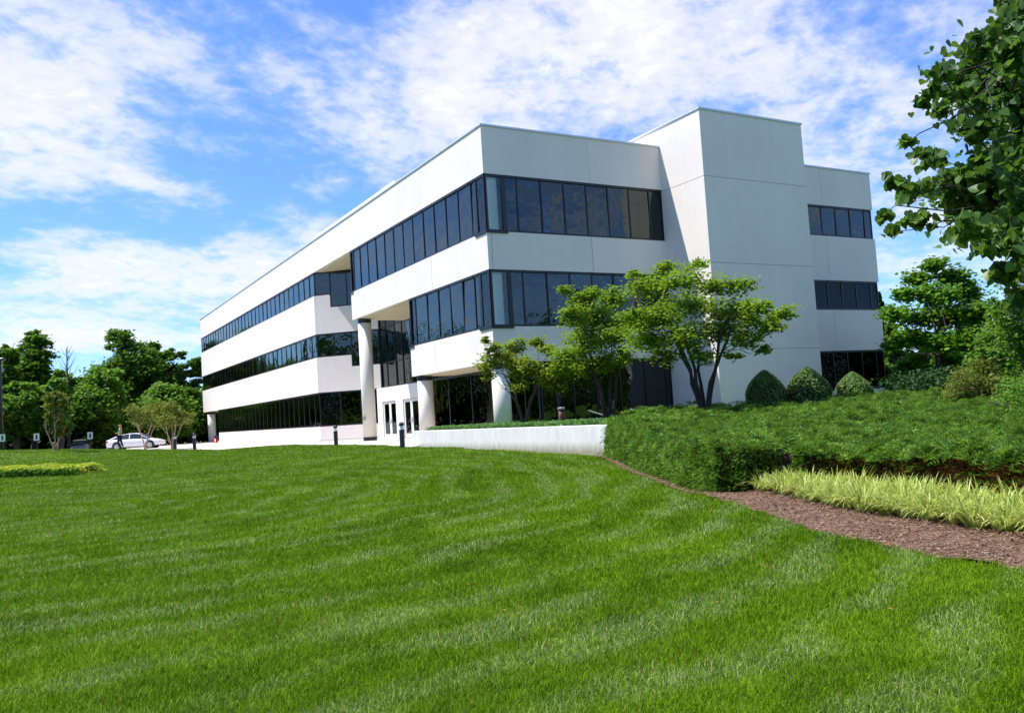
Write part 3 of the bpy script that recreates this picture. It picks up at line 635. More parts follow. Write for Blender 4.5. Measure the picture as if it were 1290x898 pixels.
bpart('column', lambda bm: (lathe(bm, [(.36, 9.1), (.36, 11.55)], 32, (.6, 17.2))), M['column_in'], 'column seen through the upper end pane')
bpart('column', lambda bm: (lathe(bm, [(.3, 4.92), (.3, 7.35)], 32, (.5, 8.55))), M['column_in'], 'column seen through the middle end pane')
for tb_ in ((-.06, .1, -.06, 1.05, 8.98, 9.06), (.101, 1.05, -.06, .1, 8.98, 9.06), (-.06, .1, -.06, 1.1, 4.8, 4.885), (.101, 1.05, -.06, .1, 4.8, 4.885), (-.06, .1, 17.3, 17.86, 8.98, 9.06), (-.06, .1, 8.5, 9.1, 4.8, 4.885)):
    bm = bmesh.new(); box(bm, *tb_); bm_obj('edge_trim', bm, M['black'], bld)
# entrance
ent = bpart('entrance_wall', lambda bm: (box(bm, 3.0, 3.3, 21.3, 22.2, 0, 3.3), box(bm, 3.0, 3.3, 18.95, 21.3, 2.4, 3.3), box(bm, 3.0, 3.3, 17.8, 18.95, 0, 3.3), box(bm, 3.0, 3.3, 14.9, 17.8, 2.4, 3.3), box(bm, 3.0, 3.3, 14.0, 14.9, 0, 3.3)), M['stucco_door'], 'white entrance wall with two glass double doors')
for y0, y1, lab in ((18.95, 21.3, 'left white framed double glass door'), (14.9, 17.8, 'right white framed double glass door')):
    if y0 < 16: y0, y1 = 15.4, 17.8
    def frm(bm, a=y0, b=y1):
        m_ = (a+b)/2
        for q0, q1 in ((a, m_-.01), (m_+.01, b)):
            box(bm, 3.08, 3.14, q0, q0+.16, .02, 2.38); box(bm, 3.08, 3.14, q1-.16, q1, .02, 2.38)
            box(bm, 3.08, 3.14, q0+.161, q1-.161, .02, .26); box(bm, 3.08, 3.14, q0+.161, q1-.161, 2.22, 2.38)
    d_ = bpart('door', frm, M['white_metal'], lab)
    m_ = (y0+y1)/2
    for q0, q1 in ((y0, m_-.01), (m_+.01, y1)):
        bm = bmesh.new(); box(bm, 3.10, 3.115, q0+.15, q1-.15, .25, 2.23); bm_obj('pane', bm, M['glass_door'], d_)
        hq = m_+(.12 if q0 > m_ else -.12); bm = bmesh.new(); box(bm, 3.02, 3.05, hq-.015, hq+.015, .95, 1.25); box(bm, 3.05, 3.08, hq-.015, hq+.015, .96, .99); box(bm, 3.05, 3.08, hq-.015, hq+.015, 1.21, 1.24); bm_obj('door_handle', bm, M['steel'], d_)
bpart('side_panel', lambda bm: box(bm, 3.0, 3.3, 14.91, 15.39, 0, 2.4), M['stucco_door'])

# retaining wall
rw = empty('retaining_wall', W(-3.4, 1.4), BROT, 'low white retaining wall between the lawn and the redbud terrace', 'wall')
bm = bmesh.new(); box(bm, 0, .3, -14.8, 0, -.8, .62); bevel(bm, .012, 1); bm_obj('wall_face', bm, M['concrete'], rw)
# ground cover behind the wall
g = np.random.default_rng(21); n = 9000; uu = -14+g.random(n)*15; vv = -3.05+g.random(n)**1.3*3.0
xx = C0.x+VV.x*vv+UU.x*uu; yy = C0.y+VV.y*vv+UU.y*uu
o = leaves('ground_cover', np.stack([xx, yy, np.maximum(terr_z(xx, yy), .55)+.02+.16*g.random(n)], -1), .085, M['cover'], None, CLUMP, 1.0, seed=22); tag(o, 'low leafy ground cover on top of the retaining wall', 'ground cover', kind='stuff')
# ================================================================== HEDGE
HP = [(2.45, 24.2), (2.72, 21), (2.9, 18), (3.05, 16.0), (3.42, 15.05), (4.5, 14.9), (5.15, 13.8), (5.55, 12.2), (5.85, 10.4), (6.3, 8.4), (7.4, 6.6), (10, 5.4), (17, 5), (26, 9), (22, 18), (17, 23.5), (14, 26.2), (12.3, 28.2), (4.6, 28.6), (2.75, 26.2)]
HPA = np.array(HP)
def sdf(x, y):
    P = np.stack([x, y], -1); best = np.full(x.shape, 1e9); inside = np.zeros(x.shape, bool)
    for i in range(len(HPA)):
        a = HPA[i]; b = HPA[(i+1) % len(HPA)]; e = b-a
        t = np.clip(((P-a) @ e)/(e @ e), 0, 1); q = P-(a+t[..., None]*e); best = np.minimum(best, np.hypot(q[..., 0], q[..., 1]))
        c = ((a[1] > y) != (b[1] > y)) & (x < (b[0]-a[0])*(y-a[1])/(b[1]-a[1]+1e-12)+a[0]); inside ^= c
    return np.where(inside, best, -best)
def cellhash(i, j, k):
    v = np.sin(i*127.1+j*311.7+k*74.7)*43758.5453; return v-np.floor(v)
def tufts(x, y, cell=.62):
    # distance to the nearest tuft crown, stretched along the branches
    c, s_ = math.cos(R(45)), math.sin(R(45)); p = (x*c+y*s_)/(cell*1.45); q = (-x*s_+y*c)/cell
    best = np.full(np.shape(x), 9.0); val = np.zeros(np.shape(x))
    ip = np.floor(p); iq = np.floor(q)
    for di in (-1, 0, 1):
        for dj in (-1, 0, 1):
            a = ip+di; b = iq+dj; dx = p-(a+.15+.7*cellhash(a, b, 1)); dy = q-(b+.15+.7*cellhash(a, b, 2)); dd = np.hypot(dx, dy)
            m_ = dd < best; best = np.where(m_, dd, best); val = np.where(m_, cellhash(a, b, 3), val)
    return best, val
def mound(x, y):
    f, v = tufts(x, y)
    return (.06+.17*v)*(1-(f/.52)**2).clip(-1.1, 1)+.07*np.sin(x*1.1-y*.7+2)+.05*np.sin(x*2.1+1.3*np.sin(y*1.1))*np.sin(y*1.7)
def hedge_top(x, y):
    t = np.minimum(.15+.060*(y-14.5)+.012*np.clip(x-5, 0, 9), .98)
    return np.maximum(t, .27+.0*x)+mound(x, y)*np.where(y < 15, .7, 1.)
def hbase(x, y):
    return np.minimum(lawn_z(x, y), .0)
def hedge_z(x, y, drop=0):
    s = sdf(x, y); front = np.clip((15.6-y)/.5, 0, 1)*np.clip((x-3.7)/1.0, 0, 1)*(y < 15.6); s2 = s-.34*front*(1 if drop > .16 else 0); k = np.clip(s2/.22, 0, 1); k = 1-(1-k)**2.4
    b = np.minimum(hbase(x, y), hedge_top(x, y)-.3); return b-.05+(hedge_top(x, y)-drop-b)*k
hedge = empty('juniper_hedge', (8, 15, -.4), 0, 'wide spreading green juniper bed with clipped browning front beside the lawn', 'hedge')
def hm(x, y): return sdf(x, y) > -.1
xs = np.arange(2.2, 26, .14); ysg = np.arange(4.6, 29, .14)
Xg, Yg = np.meshgrid(xs, ysg, indexing='ij'); Zg = hedge_z(Xg, Yg, .22)
V = np.stack([Xg, Yg, Zg], -1).reshape(-1, 3)-np.array([8, 15, -.4]); nx, ny = Xg.shape; i = np.arange(nx-1)[:, None]*ny+np.arange(ny-1)[None]
F = np.stack([i, i+ny, i+ny+1, i+1], -1).reshape(-1, 4); cc = V[F].mean(1)+np.array([8, 15, -.4]); F = F[sdf(cc[:, 0], cc[:, 1]) > .12]
np_obj('shaded_branch_mass', V, [F], M['twig'], hedge, True)
def sprays(pos, out, L, k, seed, wid=.012):
    g = np.random.default_rng(seed); n = len(pos)
    out = out/np.linalg.norm(out, axis=1)[:, None]
    side = np.cross(out, g.normal(size=(n, 3))); side /= np.linalg.norm(side, axis=1)[:, None]; nn = np.cross(out, side)
    Ls = L*(.6+.8*g.random(n)); VV_, F_ = [], []
    for j in range(k):
        t = j/k; sgn = 1 if j % 2 else -1
        st = pos+out*(Ls*t)[:, None]-np.array([0, 0, 1])*(Ls*t*t*.25)[:, None]
        dr = out*.75+side*sgn*.75*(1-t*.7)+nn*(g.random(n)-.5)[:, None]*.8; dr /= np.linalg.norm(dr, axis=1)[:, None]
        l = Ls*.42*(1.1-t*.5); wv = np.cross(dr, nn+g.normal(size=(n, 3))*.3); wv /= np.linalg.norm(wv, axis=1)[:, None]+1e-9
        VV_.append(np.stack([st-wv*wid/2, st+dr*(l*.5)[:, None]+wv*wid*.6, st+dr*l[:, None], st+dr*(l*.45)[:, None]-wv*wid*.9], 1))
    Vx = np.stack(VV_, 1).reshape(-1, 3); b0 = (np.arange(n*k)*4)[:, None]
    return Vx, [b0+np.array([[0, 1, 2, 3]])]
def hedge_sprays():
    g = np.random.default_rng(31); org = np.array([8, 15, -.4])
    # every branch lies over the one behind it and carries its own fan of sprays
    nb_ = 5200; d = 8+22*g.random(nb_)**1.1; az = R(3)+R(34)*g.random(nb_); bx = d*np.sin(az); by = d*np.cos(az); k = sdf(bx, by) > .12; bx, by = bx[k], by[k]; nb_ = len(bx)
    ba = R(215)+.75*g.normal(size=nb_); bl_ = .35+.4*g.random(nb_); lift = .0+.16*g.random(nb_)**1.8; K_ = 30
    t = g.random((nb_, K_)); lat = (g.random((nb_, K_))-.5)*.34*(1.1-t)
    cx_ = bx[:, None]+np.cos(ba)[:, None]*bl_[:, None]*t-np.sin(ba)[:, None]*lat; cy_ = by[:, None]+np.sin(ba)[:, None]*bl_[:, None]*t+np.cos(ba)[:, None]*lat
    sd = sdf(cx_, cy_); ok = sd > -.05
    tf, tv = tufts(cx_, cy_); ok &= (tf < .52) | (g.random(tf.shape) < .16); fz = np.clip((15.6-cy_)/.5, 0, 1)*np.clip((cx_-3.7)/1.0, 0, 1); ok &= sd > -.05+.26*fz; ok &= (sd > .30) | (fz < .5) | (g.random(sd.shape) < .45)
    hz = hedge_z(cx_, cy_, .14)+lift[:, None]*np.sin(np.clip(t*1.25, 0, 1)*2.2)-.03*g.random((nb_, K_))
    a = ba[:, None]+np.sign(lat)*.6+.45*g.normal(size=(nb_, K_))
    out = np.stack([np.cos(a), np.sin(a), .10+.5*g.random((nb_, K_))], -1)
    pos = np.stack([cx_, cy_, hz], -1)[ok]-org; out = out[ok]
    V, F = sprays(pos, out, .17, 8, 32, .013); np_obj('top_foliage', V, F, M['juniper'], hedge)
    # clipped faces
    seg = np.array(HP[:12]); e = np.diff(seg, axis=0); ln = np.hypot(e[:, 0], e[:, 1]); n = 30000
    si = g.choice(len(e), n, p=ln/ln.sum()); t = g.random(n); p = seg[si]+e[si]*t[:, None]
    nx_ = np.stack([e[si, 1], -e[si, 0]], -1)/ln[si][:, None]      # candidate outward
    test = sdf(p[:, 0]+nx_[:, 0]*.2, p[:, 1]+nx_[:, 1]*.2); nx_[test > 0] *= -1
    hh = g.random(n); zt = hedge_top(p[:, 0], p[:, 1]); zb = np.minimum(hbase(p[:, 0], p[:, 1]), zt-.3)
    fr_ = (p[:, 1] < 15.2) & (p[:, 0] > 3.9); inn = np.where(fr_, .10+.26*np.clip((p[:, 0]-3.7)/1.0, 0, 1)+.12*g.random(n), .04+.16*hh**2+.05*g.random(n))
    pos = np.stack([p[:, 0]-nx_[:, 0]*inn, p[:, 1]-nx_[:, 1]*inn, zb+.02+(zt-zb-.04)*hh], -1)
    out = np.stack([nx_[:, 0]+.4*g.normal(size=n), nx_[:, 1]+.4*g.normal(size=n), .15+.5*g.random(n)], -1)
    br = ((p[:, 1] < 14.7) & (hh < .82) & (g.random(n) < .86)) | ((p[:, 1] >= 14.7) & (g.random(n) < .05))
    V, F = sprays(pos[~br]-org, out[~br], .12, 8, 33, .014); np_obj('side_foliage', V, F, M['juniper'], hedge)
    V, F = sprays(pos[br]-org, out[br], .11, 8, 34, .012); o = np_obj('dead_foliage', V, F, M['juniper_b'], hedge); o['label'] = 'rusty brown dead foliage on the front'
hedge_sprays()

# ================================================================== LIRIOPE CLUMPS
def clump_mesh(seed, nb=135, L=.45, wid=.019):
    g = np.random.default_rng(seed); V, F = [], []; 
    a = g.random(nb)*2*math.pi; rr = .10*np.sqrt(g.random(nb)); lean = .55+1.15*g.random(nb); Ls = L*(.6+.5*g.random(nb)); K = 5
    vs_ = []
    for k in range(K+1):
        t = k/K; rad = rr+Ls*lean*.52*t**1.15; zz_ = Ls*(t*1.15-.58*lean*t**2.1); w_ = wid*(1-t**2.5)*.5+.0008
        cx = np.cos(a)*rad; cy = np.sin(a)*rad; sx = -np.sin(a)*w_; sy = np.cos(a)*w_
        vs_.append(np.stack([np.stack([cx-sx, cy-sy, zz_], -1), np.stack([cx+sx, cy+sy, zz_], -1)], 1))
    V = np.stack(vs_, 1).reshape(-1, 3); b0 = (np.arange(nb)*(K+1)*2)[:, None]
    F = np.concatenate([b0+np.array([[2*k, 2*k+1, 2*k+3, 2*k+2]]) for k in range(K)])
    return V, F
protos = []
LG = 'liriope clumps planted in front of the juniper bed'; LL = 'arching yellow green variegated liriope clump in the mulch bed'
for s in range(5):
    V, F = clump_mesh(50+s); protos.append((V, F))
meshes = []
FR = [(3.98, 15.0), (4.05, 14.4), (4.15, 13.4), (4.22, 12.4), (4.27, 11.5), (4.45, 10.8), (4.7, 10.1), (4.85, 9.5), (5.15, 8.95), (5.5, 8.3), (5.9, 7.7), (6.4, 7.1)]
fr = np.array(FR); cum = np.concatenate([[0], np.cumsum(np.hypot(*np.diff(fr, axis=0).T))])
rg = random.Random(4); cnt = 0
for row in range(5):
    s = .1+.12*row
    while s < cum[-1]:
        x = np.interp(s, cum, fr[:, 0])+.22+row*.37+rg.uniform(-.07, .07)+(.0 if row else rg.uniform(-.03, .06)); y = np.interp(s, cum, fr[:, 1])+row*.16+rg.uniform(-.1, .1)
        s += rg.uniform(.34, .44)
        if sdf(np.array([x]), np.array([y]))[0] > .22: continue
        k = rg.randrange(5)
        if len(meshes) <= k or True:
            pass
        if cnt < 5:
            o = np_obj('liriope_plant', protos[cnt][0], [protos[cnt][1]], M['liriope']); meshes.append(o.data)
        else:
            o = bpy.data.objects.new('liriope_plant', meshes[k]); link(o)
        o.location = (x, y, float(ground_z(np.array(x), np.array(y)))+.01); o.rotation_euler = (0, 0, rg.uniform(0, 6.28)); q = rg.uniform(.95, 1.2); o.scale = (q, q, q*rg.uniform(.9, 1.1))
        tag(o, LL, 'plant', LG); cnt += 1
# low yellow green border far left on the lawn
def border():
    g = np.random.default_rng(61); c = at(55, 590, 39.0); root = empty('border_hedge', (c.x, c.y, float(ground_z(np.array(c.x), np.array(c.y)))), 0, 'low yellow green clipped border growing on the left side of the lawn', 'hedge')
    n = 20000; e = at(113, 590, 38.5); w_ = e.x
    x = w_-16*g.random(n); y = 33.8+(x-w_)*-.02+g.random(n)*2.2; zt = .42*np.minimum(1, np.minimum((w_-x)/.25+.1, 1)); zt = zt*(.85+.15*np.sin(x*3)*np.sin(y*4+x))
    hh = np.where(g.random(n) < .5, g.random(n), 1-.12*g.random(n)); y = np.where(hh < .88, 33.7+.3*g.random(n), y)
    gz = ground_z(x, y)
    p = np.stack([x, y, gz+zt*hh], -1)-np.array(root.location)
    top = hh > .86
    leaves('top_leaves', p[top], .10, M['hostas'], root, DIAMOND, .5, seed=62); leaves('side_leaves', p[~top], .10, M['maple'], root, DIAMOND, .2, seed=63)
    bm = bmesh.new(); box(bm, w_-16-root.location.x, w_-.45-root.location.x, 33.95-root.location.y, 36-root.location.y, -.5, .22); bm_obj('shaded_branch_mass', bm, M['twig'], root)
border()
# clipped evergreens
def topiary(px, d, wm, hm_, seed, label):
    g = np.random.default_rng(seed); p = at(px, 505, d); z = float(terr_z(np.array(p.x), np.array(p.y))); root = empty('clipped_shrub', (p.x, p.y, z), 0, label, 'shrub', 'clipped evergreen shrubs in front of the tower')
    prof = lambda t: (wm/2)*np.where(t < .35, .93+.2*t, (1-((t-.35)/.66)**1.6).clip(0, 1)**.8)
    t = g.random(6500)**.9; a = g.random(6500)*2*math.pi; r = prof(t)*(1-.07*g.random(6500)+.02*np.sin(a*5+t*9))
    P_ = np.stack([r*np.cos(a), r*np.sin(a), t*hm_+.03], -1); outw = np.stack([np.cos(a), np.sin(a), .4+t], -1)*.9
    leaves('foliage', P_, .058, M['holly'], root, DIAMOND, .1, seed=seed, outward=outw)
    bm = bmesh.new(); lathe(bm, [(max(.02, float(prof(np.array(q)))*.9), q*hm_*.97) for q in np.linspace(0, 1, 12)], 20); bm_obj('shaded_branch_mass', bm, M['twig'], root, True)
topiary(965.5, 28.6, 1.30, 1.22, 71, 'leftmost clipped cone shaped evergreen in front of the stair tower')
topiary(1019.5, 28.9, 1.42, 1.18, 72, 'middle clipped cone shaped evergreen, the widest of the three')
topiary(1076.5, 29.3, 1.14, .95, 73, 'rightmost and smallest clipped evergreen by the right wing')

# ================================================================== REDBUD TREES
def base_at(px, d, z=None):
    p = at(px, 500, d); z = float(terr_z(np.array(p.x), np.array(p.y))) if z is None else z; return Vector((p.x, p.y, z))
RB = [(835,336,14),(880,332,11),(862,352,20),(815,362,20),(900,362,18),(930,360,14),(870,385,26),(832,398,26),(920,390,22),(955,388,17),(990,393,12),(968,413,15),(940,428,16),(905,418,22),(862,425,24),(815,428,22),(797,400,17),(960,440,8),(925,450,9),(885,452,13),(835,448,15),(945,405,14),(800,345,9),(975,400,10)]
tree('redbud_tree', 'largest bright green redbud tree, in front of the stair tower', 'tree', base_at(886, 27.3), pxblobs(RB, 27.3, 1.5, 1, 1.2), 16500, .10, M['redbud'], M['bark_dark'], .13, 'redbud trees on the terrace', 7, .62, 81, .55, CLUMP, .9, .2, sub=620, shell=.15)
MB_ = [(712,366,9),(745,369,11),(770,378,16),(722,398,16),(757,400,21),(740,428,22),(775,425,18),(716,448,18),(702,465,12),(735,466,17),(762,458,16),(785,448,13),(730,378,12),(790,408,14)]
tree('redbud_tree', 'middle bright green redbud tree, narrow, behind the retaining wall', 'tree', base_at(765, 31.5), pxblobs(MB_, 31.5, 1.3, 2, 1.2), 13500, .10, M['redbud'], M['bark_dark'], .13, 'redbud trees on the terrace', 5, .6, 82, .7, CLUMP, .9, .2, sub=420, shell=.15)
LB = [(610,428,5),(625,441,9),(650,437,9),(676,431,8),(690,440,8),(618,458,10),(645,462,13),(668,462,12),(690,474,11),(655,484,9),(620,474,7),(702,488,8),(712,470,9),(638,450,8)]
tree('redbud_tree', 'smallest redbud tree with bronze tinged leaves, by the corner column', 'tree', base_at(658, 32.3), pxblobs(LB, 32.3, .8, 3, 1.45), 7500, .10, M['redbud_r'], M['bark'], .09, 'redbud trees on the terrace', 4, .55, 83, .7, CLUMP, .9, .2, sub=230, shell=.15)

# near tree at right, trunk outside the frame
NB = [(1278,8,22),(1248,40,18),(1222,78,20),(1186,96,13),(1200,122,16),(1280,60,20),(1190,142,12),(1228,165,28),(1280,170,34),(1146,180,10),(1170,196,20),(1122,232,13),(1150,245,22),(1200,235,34),(1260,240,42),(1112,272,10),(1262,45,18),(1205,100,18),(1222,55,14),(1172,112,14),(1165,132,10),(1126,292,12),(1160,283,18),(1215,285,26),(1270,300,36),(1258,345,20),(1283,385,24),(1300,120,30),(1320,200,60),(1340,300,60),(1310,30,40),(1350,100,70),(1250,205,30),(1285,270,35),(1350,340,45),(1235,262,28),(1240,130,12),(1270,130,14)]
nb = pxblobs(NB, 9.3, .75, 4, .85)
tb = at(1395, 500, 10.5); tb.z = -.45
for k in range(7): nb.append((Vector((tb.x+random.uniform(-.6, 2.6), tb.y+random.uniform(-1.5, 2.5), 2.9+random.uniform(0, 4.2))), .6))
tree('shade_tree', 'near tree with large glossy heart shaped leaves overhanging from the right', 'tree', tb, nb, 17500, .086, M['heart'], M['bark_dark'], .16, None, 1, .5, 84, .85, HEART, 0, 1.6, sub=1500, shell=.05, limb=.38)

# ================================================================== BACKGROUND TREES LEFT
GL = 'trees beyond the car park'
bgt = [ # cx, top, bottom, half width, d, blobs, leaves, material, label
 (42,417,520,34,105,26,6500,'oak','tall dark tree with an open crown near the left edge of the photo'),
 (4,436,540,26,100,14,4000,'oak','dark tree cut by the left edge, beside the lamp post'),
 (22,480,545,36,96,16,5200,'maple','mid green tree under the tall dark tree at far left'),
 (76,462,540,17,94,12,3400,'maple','slim green tree between the two tall dark trees'),
 (97,474,545,24,104,12,3200,'oak','low dark tree behind the bare branches'),
 (129,464,545,42,101,26,8200,'maple','broad lighter green tree behind the parking sign and dark car'),
 (155,415,520,46,112,30,8000,'oak','tallest dark tree left of the building'),
 (196,432,520,26,114,16,4500,'oak','tall dark tree directly right of the tallest one'),
 (216,430,525,22,110,16,4600,'oak','tall narrow tree near the end of the long wing'),
 (241,450,540,24,108,16,4600,'oak','dark tree touching the far corner of the building'),
 (205,480,548,40,102,18,5200,'maple','mid green tree behind the crape myrtles'),
 (268,478,545,22,112,10,2600,'oak','dark tree half hidden by the far corner column')]
for i, (cx, top, bot, hw, d, nbk, nl, mt, lab) in enumerate(bgt):
    b = at(cx, 560, d); b.z = -.1
    tree('broadleaf_tree', lab, 'tree', b, auto_blobs(cx, top, bot, hw, d, nbk, 100+i), int(nl*2.6), .33, M[mt], M['bark'], .28, GL, 1, .3, 120+i, .7, CLUMP, .7, sub=nbk*12, shell=.25, twigs=False)
# understory masses
def thicket(name, pts, n, leaf, mat, hgt, depth, label, seed, z0=0):
    g = np.random.default_rng(seed); P_ = []
    pts = np.array(pts); e = np.diff(pts, axis=0); ln = np.hypot(e[:, 0], e[:, 1]); si = g.choice(len(e), n, p=ln/ln.sum())
    p = pts[si]+e[si]*g.random(n)[:, None]; hv = hgt*(.75+.25*np.sin(p[:, 0]*.5)*np.sin(p[:, 1]*.37+1)+.15*np.sin(p[:, 0]*1.7)); z = z0+hv*g.random(n)**.8
    off_ = g.normal(size=(n, 2))*depth; c = np.stack([p[:, 0]+off_[:, 0], p[:, 1]+off_[:, 1], z], -1)
    o = leaves(name, c, leaf, mat, None, CLUMP, .5, seed=seed); return tag(o, label, 'woodland', kind='stuff')
thicket('undergrowth', [(-75, 80), (-60, 96), (-44, 110), (-28, 118)], 15000, .8, M['conifer'], 5.5, 1.6, 'dark woodland undergrowth behind the car park', 131)
thicket('undergrowth', [(-70, 92), (-44, 118), (-20, 126)], 9000, 1.3, M['oak'], 9, 1.5, 'distant dark wood behind the left trees', 132)
# dead tree
def bare():
    d = 98; b = at(86, 560, d); b.z = 0; root = empty('bare_tree', b, 0, 'leafless grey dead tree top showing above the left trees', 'tree'); V, F = [], []; g = np.random.default_rng(5)
    top = at(84, 437, d)-b; tp = np.array(top); tube_into(V, F, [(0, 0, 0), tp*.5+np.array([.1, 0, 0]), tp*.8, tp], [.22, .14, .07, .02], 6)
    for k in range(26):
        t = .62+.36*g.random(); q = tp*t; l = (1.15-t)*5; a = g.random()*6.28; e = q+np.array([math.cos(a)*l*.5, math.sin(a)*l*.3, l*.75]); tube_into(V, F, [q, (q+e)/2+np.array([0, 0, -.1]), e], [.035, .024, .01], 3)
    np_obj('trunk', np.concatenate(V), [np.concatenate(F)], M['bark'], root)
bare()
# crape myrtles
def crape(px, d, gz, top, bot, hw, seed, label, n=5000):
    b = at(px, 560, d); b.z = gz; g = np.random.default_rng(seed); bl = []
    for k in range(15):
        t = k/14; x = px+(g.random()*2-1)*hw*.72; y = top+hw*.3+(bot-top-hw*.4)*g.random(); dd = d+g.normal()*hw*.5*d/1088; bl.append((at(x, y, dd), hw*.36*d/1088))
    tree('crape_myrtle', label, 'tree', b, bl, n, .15, M['crape'], M['bark_tan'], .085, 'crape myrtles along the kerb', 5, .55, seed, .9, DIAMOND, .3, sub=190, shell=.1, spread=.4)
crape(69, 62, .45, 490, 547, 15, 141, 'slender crape myrtle standing alone between two parking signs', 5000)
crape(183, 78, -.0, 507, 537, 22, 142, 'crape myrtle with tan stems in front of the white car')
crape(217, 70, .0, 502, 537, 25, 143, 'wider crape myrtle with tan stems right of the white car', 6500)

# ================================================================== BACKGROUND RIGHT
LT = [(1180,333,14),(1160,352,16),(1200,350,17),(1140,372,15),(1180,372,22),(1220,368,18),(1130,395,17),(1160,400,20),(1200,400,24),(1235,395,18),(1145,425,18),(1180,430,20),(1215,430,22),(1240,425,16),(1125,435,12),(1195,455,14),(1160,450,13)]
tree('locust_tree', 'bright green airy tree with a dark leaning trunk right of the building', 'tree', base_at(1187, 46, .7), pxblobs(LT, 46, 3, 7), 14000, .20, M['locust'], M['bark_dark'], .22, None, 1, .3, 151, .55, CLUMP, .9, sub=420, shell=.15)
T2 = [(1275,400,22),(1255,425,20),(1290,430,24),(1240,450,16),(1270,455,22),(1300,470,25),(1320,410,40),(1250,385,14),(1330,350,50)]
tree('dogwood_tree', 'pale green small leaved tree below the overhanging branches at the right edge', 'tree', base_at(1300, 27, .55), pxblobs(T2, 27, 1.4, 8), 9500, .10, M['maple'], M['bark'], .12, None, 1, .4, 152, .7, CLUMP, .6, sub=220, shell=.2)
SH = [(1232,472,17),(1215,485,18),(1250,485,18),(1235,500,22),(1205,500,14),(1262,502,16),(1240,460,10)]
tree('bronze_shrub', 'olive and bronze twiggy shrub behind the juniper bed', 'shrub', base_at(1234, 27, .55), pxblobs(SH, 27, .6, 9), 7000, .07, M['crape'], M['bark_tan'], .06, None, 6, .5, 153, .9, DIAMOND, .3, sub=180, shell=.3)
S2 = [(1285,490,16),(1300,505,24),(1272,505,12),(1320,490,26)]
tree('green_shrub', 'rounded green shrub at the right edge behind the juniper bed', 'shrub', base_at(1295, 22.5, .4), pxblobs(S2, 22.5, .5, 10), 4500, .07, M['maple'], M['bark'], .05, None, 5, .5, 154, .9, DIAMOND, .3, sub=120, shell=.3)
for i, (cx, top, bot, hw, d, nbk, nl, mt, lab) in enumerate([(1128,405,505,26,62,16,5200,'oak','dark green tree showing just past the right end of the building'), (1150,450,505,30,58,12,4200,'maple','low green tree beneath the airy locust'),
   (1215,440,505,36,62,14,4600,'oak','dark tree behind the locust trunk'), (1262,400,500,34,60,16,4800,'oak','dark tree behind the bronze shrub'), (1310,380,505,40,56,16,4000,'oak','dark tree cut by the right edge')]):
    b = base_at(cx, d, .8)
    tree('broadleaf_tree', lab, 'tree', b, auto_blobs(cx, top, bot, hw, d, nbk, 160+i), int(nl*1.8), .25, M[mt], M['bark'], .2, 'trees right of the building', 1, .3, 170+i, .7, CLUMP, .7, sub=nbk*10, shell=.25, twigs=False)
def spire():
    b = base_at(1119, 70, .8); root = empty('spruce_tree', b, 0, 'thin pointed spruce top beside the building corner', 'tree'); g = np.random.default_rng(9); tp = at(1117, 368, 70)-b; hgt = tp.z
    V, F = [], []; tube_into(V, F, [(0, 0, 0), (0, 0, hgt*.6), (0, 0, hgt)], [.16, .09, .02], 6); np_obj('trunk', np.concatenate(V), [np.concatenate(F)], M['bark'], root)
    n = 2600; t = g.random(n)**.7; tier = np.abs(np.sin(t*38)); r = (1-t)*1.9*(.35+.65*tier)*g.random(n)**.4; a = g.random(n)*6.28
    leaves('crown', np.stack([r*np.cos(a), r*np.sin(a), 1+t*(hgt-1)], -1), .28, M['conifer'], root, CLUMP, .4, seed=4)
spire()
thicket('undergrowth', [(22, 62), (36, 62), (60, 44), (60, 30)], 11000, .5, M['conifer'], 5.5, 1.6, 'dark undergrowth right of the building', 133, .7)
thicket('undergrowth', [(14.5, 31.5), (20, 34), (27, 33), (33, 30)], 16000, .12, M['conifer'], 1.15, .8, 'low dark shrubs between the juniper bed and the trees at right', 135, .7)
# woods around the rest of the site (mirrored in the windows)
thicket('surrounding_woods', [(-66, 92), (-73, 78), (-80, 60), (-74, 40), (-62, 8), (-55, -30), (-20, -60), (30, -62), (70, -40), (80, 0), (70, 30)], 46000, 1.0, M['oak'], 15, 2.6, 'belt of dark woodland around the site', 134)

# ================================================================== STREET FURNITURE
def bollard(px, d, label, gz, first=[None]):
    b = at(px, 560, d)
    if first[0] is None:
        root = empty('bollard_light', (b.x, b.y, gz), 0); bm = bmesh.new(); lathe(bm, [(.105, -.15), (.105, .76)], 20); bm_obj('post', bm, M['dkblue'], root, False)
        bm = bmesh.new(); lathe(bm, [(.085, .76), (.085, .92)], 20); bm_obj('lens', bm, M['lens'], root)
        bm = bmesh.new(); lathe(bm, [(.11, .92), (.11, .98), (.09, 1.03), (.05, 1.06), (.01, 1.07)], 20); bm_obj('dome_cap', bm, M['dkblue'], root, True); first[0] = root
    else: root = copy_tree(first[0]); root.location = (b.x, b.y, gz)
    tag(root, label, 'bollard', 'bollard lights along the forecourt')
bollard(507, 35.2, 'black bollard light at the end of the retaining wall, the largest', -.03)
bollard(423.5, 45.4, 'black bollard light in front of the tall entrance column wall', .0)
bollard(245, 57, 'black bollard light nearest the far corner of the building', .04)
bollard(220.5, 62, 'black bollard light beside the wider crape myrtle', .05)
